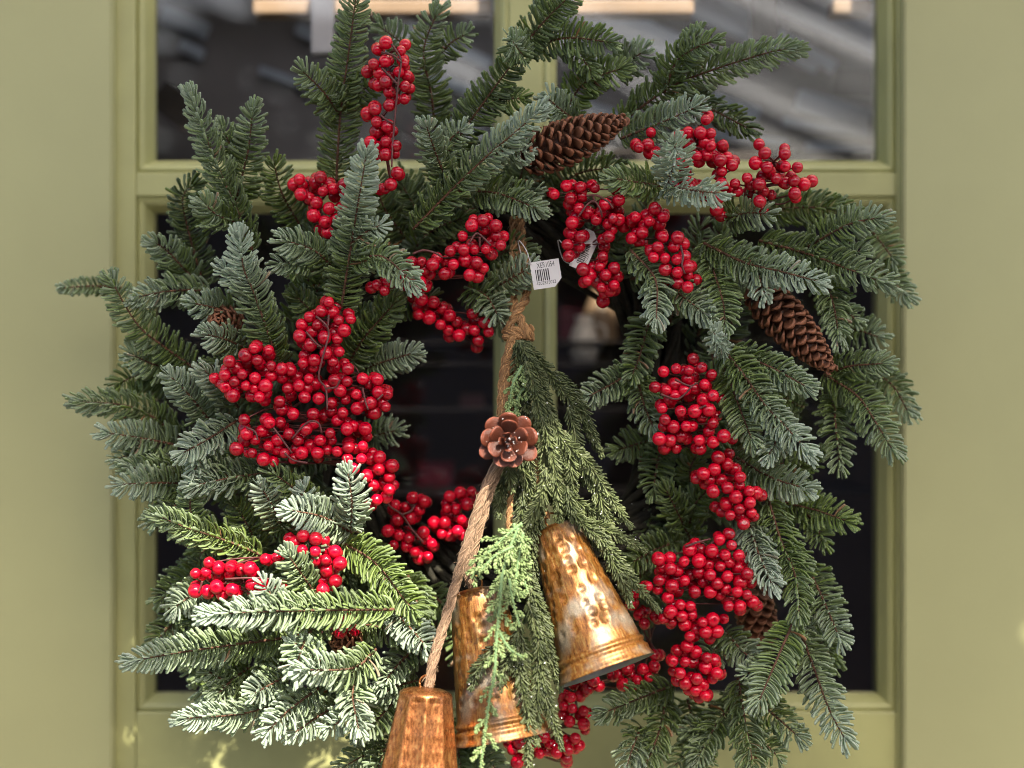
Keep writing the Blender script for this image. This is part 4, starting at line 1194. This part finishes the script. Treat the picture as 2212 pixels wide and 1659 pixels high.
for pts, d, wd, *more in [([(1128,790),(1108,830),(1098,888)], -58, 26), ([(1145,830),(1120,855),(1112,900)], -54, 24),
 ([(1128,1130),(1090,1160),(1045,1205),(1020,1245)], -86, 46), ([(1120,1140),(1095,1200),(1080,1270),(1068,1330)], -92, 48), ([(1130,1150),(1118,1220),(1110,1290)], -88, 44),
 ([(1085,1240),(1074,1365),(1068,1457),(1056,1519),(1037,1668)], -106, 36, 30, .7), ([(1100,1250),(1108,1300),(1122,1350)], -96, 36, 20), ([(1075,1360),(1100,1400),(1130,1420)], -104, 22),
 ([(1110,1180),(1070,1200),(1040,1230)], -94, 34), ([(1110,1130),(1120,1200),(1140,1280)], -84, 36)]:
    cedar(pts, d, wd, *more)
# glitter specks on the swag
bag = Bag()
for i in range(260):
    pth = paths[int(rng.integers(len(paths)))]
    c = pth[int(rng.integers(4, 30))] + np.array([rng.normal(0, .004), -rng.uniform(.001, .005), rng.normal(0, .004)])
    r = rng.uniform(.00025, .0006)
    q = nrm(rng.normal(0, 1, (3, 3)))
    v = np.array([c + q[0]*r, c + q[1]*r, c - q[0]*r, c - q[1]*r]); v2 = v + q[2] * r * .5
    bag.add(np.vstack([v, v2]), [(0,1,2,3),(7,6,5,4),(0,4,5,1),(1,5,6,2),(2,6,7,3),(3,7,4,0)])
gl = link('glitter', bag.mesh('glitter', False), M_glitter, swag); gl['kind'] = 'stuff'

# rosette cone facing the viewer
ros = empty('rosette_cone', P(1097, 952, -0.085))
tag(ros, 'coppery open pine cone with glitter tied at the top of the ropes', 'pine cone')
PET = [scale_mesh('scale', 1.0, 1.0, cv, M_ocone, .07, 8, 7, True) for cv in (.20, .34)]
cc = P(1097, 952, -0.085)
ct = bmesh.new(); bmesh.ops.create_icosphere(ct, subdivisions=2, radius=.0065)
for v in ct.verts: v.co = Vector((v.co.x, v.co.y * 1.5, v.co.z)) + cc + Vector((0, .006, 0))
me = bm_mesh('cone_core', ct, True)
a = me.color_attributes.new('Col', 'FLOAT_COLOR', 'POINT')
for d_ in a.data: d_.color = (.5, .5, .5, 1)
link('cone_core', me, M_ocone, ros)
gb = Bag()
for (cnt_, len_, wid, tilt, dep, off) in ((9, 61, 38, 12, .008, .2), (6, 49, 33, 34, .003, .5), (4, 27, 17, 55, -.001, .1), (3, 14, 10, 74, -.003, .6)):
    for i in range(cnt_):
        a = off + i * 2 * math.pi / cnt_ + random.uniform(-.1, .1)
        rad = Vector((math.cos(a), 0, math.sin(a)))
        tl = R(tilt + random.uniform(-7, 7))
        dv = rad * math.cos(tl) + Vector((0, -1, 0)) * math.sin(tl)
        side = Vector((0, -1, 0)).cross(rad)
        up = side.cross(dv)
        if up.y > 0: up = -up
        side = dv.cross(up)
        l_ = len_ / PXM * random.uniform(.92, 1.08) / math.cos(tl) ** .4; s_ = wid / PXM * random.uniform(.95, 1.1)
        Mx = Matrix((side * s_, dv * l_, up * s_)).transposed().to_4x4()
        Mx.translation = cc + Vector((0, dep, 0)) + rad * .001
        o = bpy.data.objects.new('scale', PET[(i + cnt_) % 2]); COL.objects.link(o)
        o.parent = ros; o.matrix_parent_inverse = Matrix.Translation(ros.location).inverted(); o.matrix_basis = Mx
        for q in range(int(5 if a % 6.28 > 4 or a % 6.28 < 1 else 1)):
            loc = Mx @ Vector((random.uniform(-.4, .4), random.uniform(.45, 1.0), .22))
            r = random.uniform(.0002, .0006)
            qq = nrm(rng.normal(0, 1, (3, 3))); c = np.array(loc)
            v = np.array([c + qq[0]*r, c + qq[1]*r, c - qq[0]*r, c - qq[1]*r]); v2 = v + qq[2] * r * .5
            gb.add(np.vstack([v, v2]), [(0,1,2,3),(7,6,5,4),(0,4,5,1),(1,5,6,2),(2,6,7,3),(3,7,4,0)])
g2 = link('glitter', gb.mesh('glitter', False), M_glitter, ros); g2['kind'] = 'stuff'

# bells
def bell(label, p0, p1, rb, rt, mat, mode, ridge=True, seed=1):
    """p0 centre of the crown, p1 centre of the mouth"""
    g = np.random.default_rng(seed)
    ax = (p1 - p0); H = ax.length; ax.normalize()
    t = empty('bell', p0)
    tag(t, label, 'bell', 'aged metal bells hanging in the wreath')
    e1 = (Vector((0, -1, 0)) - Vector((0, -1, 0)).dot(ax) * ax).normalized(); e2 = ax.cross(e1)
    k = rt / rb
    prof = [(0.001, 0), (.3 * k, .003), (.62 * k, .012), (.84 * k, .026), (.95 * k, .043), (k, .066)]
    for q in np.linspace(.09, .85, 48):
        prof.append((k + (.86 - k) * (q - .066) / (.85 - .066), q))
    if ridge:
        prof += [(.875, .815), (.905, .828), (.915, .840), (.905, .852), (.885, .862), (.885, .875), (.915, .888), (.94, .90), (.95, .915), (.945, .93), (.95, .945), (.965, .962), (.985, .98), (1.0, .995), (.995, 1.0)]
    else:
        prof += [(.88, .83), (.90, .87), (.93, .92), (.97, .97), (1, .995), (.995, 1.0)]
    prof = [(r, h if h <= .8 or i_ < 54 else .85 + (h - .8) * .75) for i_, (r, h) in enumerate(prof)]
    NS = 144
    dents = []
    if mode == 'dimple':
        for c_ in range(13):
            for r_ in range(9):
                if g.random() < .93:
                    dents.append((c_ * 2 * np.pi / 13 + g.normal(0, .07), .12 + r_ * .075 + g.normal(0, .012), g.uniform(.75, 1.2)))
    th = np.arange(NS) * 2 * np.pi / NS
    V = []
    for (r, h) in prof:
        rr = np.full(NS, r)
        if .066 < h < .85:
            if mode == 'dimple':
                for (ta, hh, s) in dents:
                    if abs(h - hh) < .08:
                        dth = (th - ta + np.pi) % (2 * np.pi) - np.pi
                        q = ((dth * r * rb) ** 2 + ((h - hh) * H) ** 2) / (0.0034 * s) ** 2
                        rr = rr - 0.026 * np.exp(-q ** 2 * 1.2) + .008 * np.exp(-(np.sqrt(q) - 1.35) ** 2 * 9)
                rr = rr + .006 * np.sin(3 * th + 9 * h)
            else:
                nf = 10
                row = int(h / .115)
                ph = (th + .08) % (2 * np.pi / nf) - np.pi / nf
                fl = np.cos(np.pi / nf) / np.cos(ph)
                hz = ((h / .115) % 1 - .5) * 2
                rr = rr * (1 + 2.0 * (fl - 1)) - .006 * (1 - hz ** 2) + .010
        V.append(np.stack([rr * np.cos(th) * rb, rr * np.sin(th) * rb, np.full(NS, h * H)], 1))
    n = len(prof)
    V = np.vstack(V)
    F = []
    for i in range(n - 1):
        for j in range(NS):
            j2 = (j + 1) % NS
            F.append((i*NS+j, (i+1)*NS+j, (i+1)*NS+j2, i*NS+j2))
    M = Matrix((e1, e2, ax)).transposed().to_4x4()
    M.translation = p0
    o = link('body', np_mesh('body', V, F), mat, t)
    o.matrix_basis = M
    inner = [(.995, 1.0), (.955, .999), (.90, .97), (.80, .88), (.73, .78), (k * .82, .10), (.001, .07)]
    V2, F2 = [], []
    for (r, h) in inner:
        V2.append(np.stack([r * np.cos(th) * rb * .999, r * np.sin(th) * rb * .999, np.full(NS, h * H + .0002)], 1))
    for i in range(len(inner) - 1):
        for j in range(NS):
            j2 = (j + 1) % NS
            F2.append((i*NS+j, (i+1)*NS+j, (i+1)*NS+j2, i*NS+j2))
    o2 = link('lining', np_mesh('lining', np.vstack(V2), F2), M_bell_in, t)
    o2.matrix_basis = M
    # hanging ring
    a = np.linspace(0, 2 * np.pi, 26)
    ringp = np.array([tuple(p0 + e2 * (.0052 * math.cos(x)) - ax * (.0030 + .0055 * math.sin(x))) for x in a])
    v, f = tube_arrays(ringp, .0008, .0008, 6)
    link('hanging_ring', np_mesh('hanging_ring', v, f), mat, t)
    return t
bell('hammered copper bell at lower left, cut off by the bottom edge', P(921, 1484, -.088), P(898, 1770, -.096), 104 / PXM, 55 / PXM, M_bell2, 'facet', True, 2)
bell('upright brass bell in the middle, half covered by cedar and spruce', P(1028, 1268, -.058), P(1085, 1596, -.074), 101 / PXM, 55 / PXM, M_bell, 'dimple', True, 4)
bell('tilted golden brass bell on the right with its dark mouth showing', P(1196, 1132, -.052), P(1311, 1448, -.079), 103 / PXM, 49 / PXM, M_bell, 'dimple', True, 7)

# ------------------------------------------------------------------ paper tags
def text_bag(txt, size, M, mat, name, parent, squash=1.0):
    cu = bpy.data.curves.new('t', 'FONT'); cu.body = txt; cu.size = size; cu.extrude = 0.00002
    o = bpy.data.objects.new('t', cu); COL.objects.link(o)
    bpy.context.view_layer.update()
    me = bpy.data.meshes.new_from_object(o.evaluated_get(bpy.context.evaluated_depsgraph_get()))
    bpy.data.objects.remove(o)
    me.transform(Matrix.Diagonal((squash, 1, 1, 1)))
    me.transform(M)
    me.name = name
    me.materials.clear()
    return link(name, me, mat, parent)
def paper_tag(label, c, rot, wpx, hpx, top, bottom, yaw=0.0):
    t = empty('price_tag', c)
    tag(t, label, 'tag', 'white barcode tags')
    w_, h_ = wpx / PXM, hpx / PXM
    M = Matrix.Translation(c) @ Matrix.Rotation(rot, 4, 'Y') @ Matrix.Rotation(yaw, 4, 'Z') @ Matrix.Rotation(R(90), 4, 'X')
    bm = bmesh.new()
    n = 10
    for sgn in (0,):
        fr, bk = [], []
        cut = .006
        out = [(-w_/2, -h_/2), (w_/2 - cut, -h_/2), (w_/2, -h_/2 + cut), (w_/2, h_/2), (-w_/2, h_/2)]
        for (x, y) in out:
            fr.append(bm.verts.new((x, y, 0))); bk.append(bm.verts.new((x, y, -.0004)))
        bm.faces.new(fr); bm.faces.new(bk[::-1])
        for i in range(5):
            j = (i + 1) % 5
            bm.faces.new((fr[i], bk[i], bk[j], fr[j]))
    me = bm_mesh('card', bm); me.transform(M)
    link('card', me, M_white, t)
    bm = bmesh.new()
    x = -w_ * .36
    g = np.random.default_rng(9)
    while x < w_ * .12:
        bw = g.choice([.00035, .0006, .0009])
        box_bm(bm, (x, -h_ * .22, .00002), (x + bw, h_ * .20, .00008))
        x += bw + g.choice([.0003, .0005, .0007])
    me = bm_mesh('barcode', bm); me.transform(M)
    link('barcode', me, M_ink, t)
    e0 = M @ Vector((-w_ * .46, h_ * .40, .0003))
    v, f = tube_arrays(spline([e0, e0 + Vector((-.004, .003, .012)), e0 + Vector((-.010, .012, .020)), e0 + Vector((-.006, .022, .006)), e0 + Vector((0, .0008, 0))], 18), .0004, .0004, 6)
    link('string', np_mesh('string', v, f), M_white, t)
    text_bag(top, .0058, M @ Matrix.Translation((-w_ * .28, h_ * .25, .00004)), M_ink, 'code_text', t, .62)
    text_bag(bottom, .0036, M @ Matrix.Translation((-w_ * .38, -h_ * .36, .00004)), M_ink, 'number_text', t, .85)
    return t
paper_tag('white barcode tag hanging upright in the top of the hole', P(1180, 592, -.036), R(-9), 62, 58, 'XER1054', '4202875023', 0.1)
paper_tag('creased white barcode tag turned on edge among the drooping red berries', P(1264, 540, -.020), R(-66), 92, 36, '690976', '5901234', 0.25)
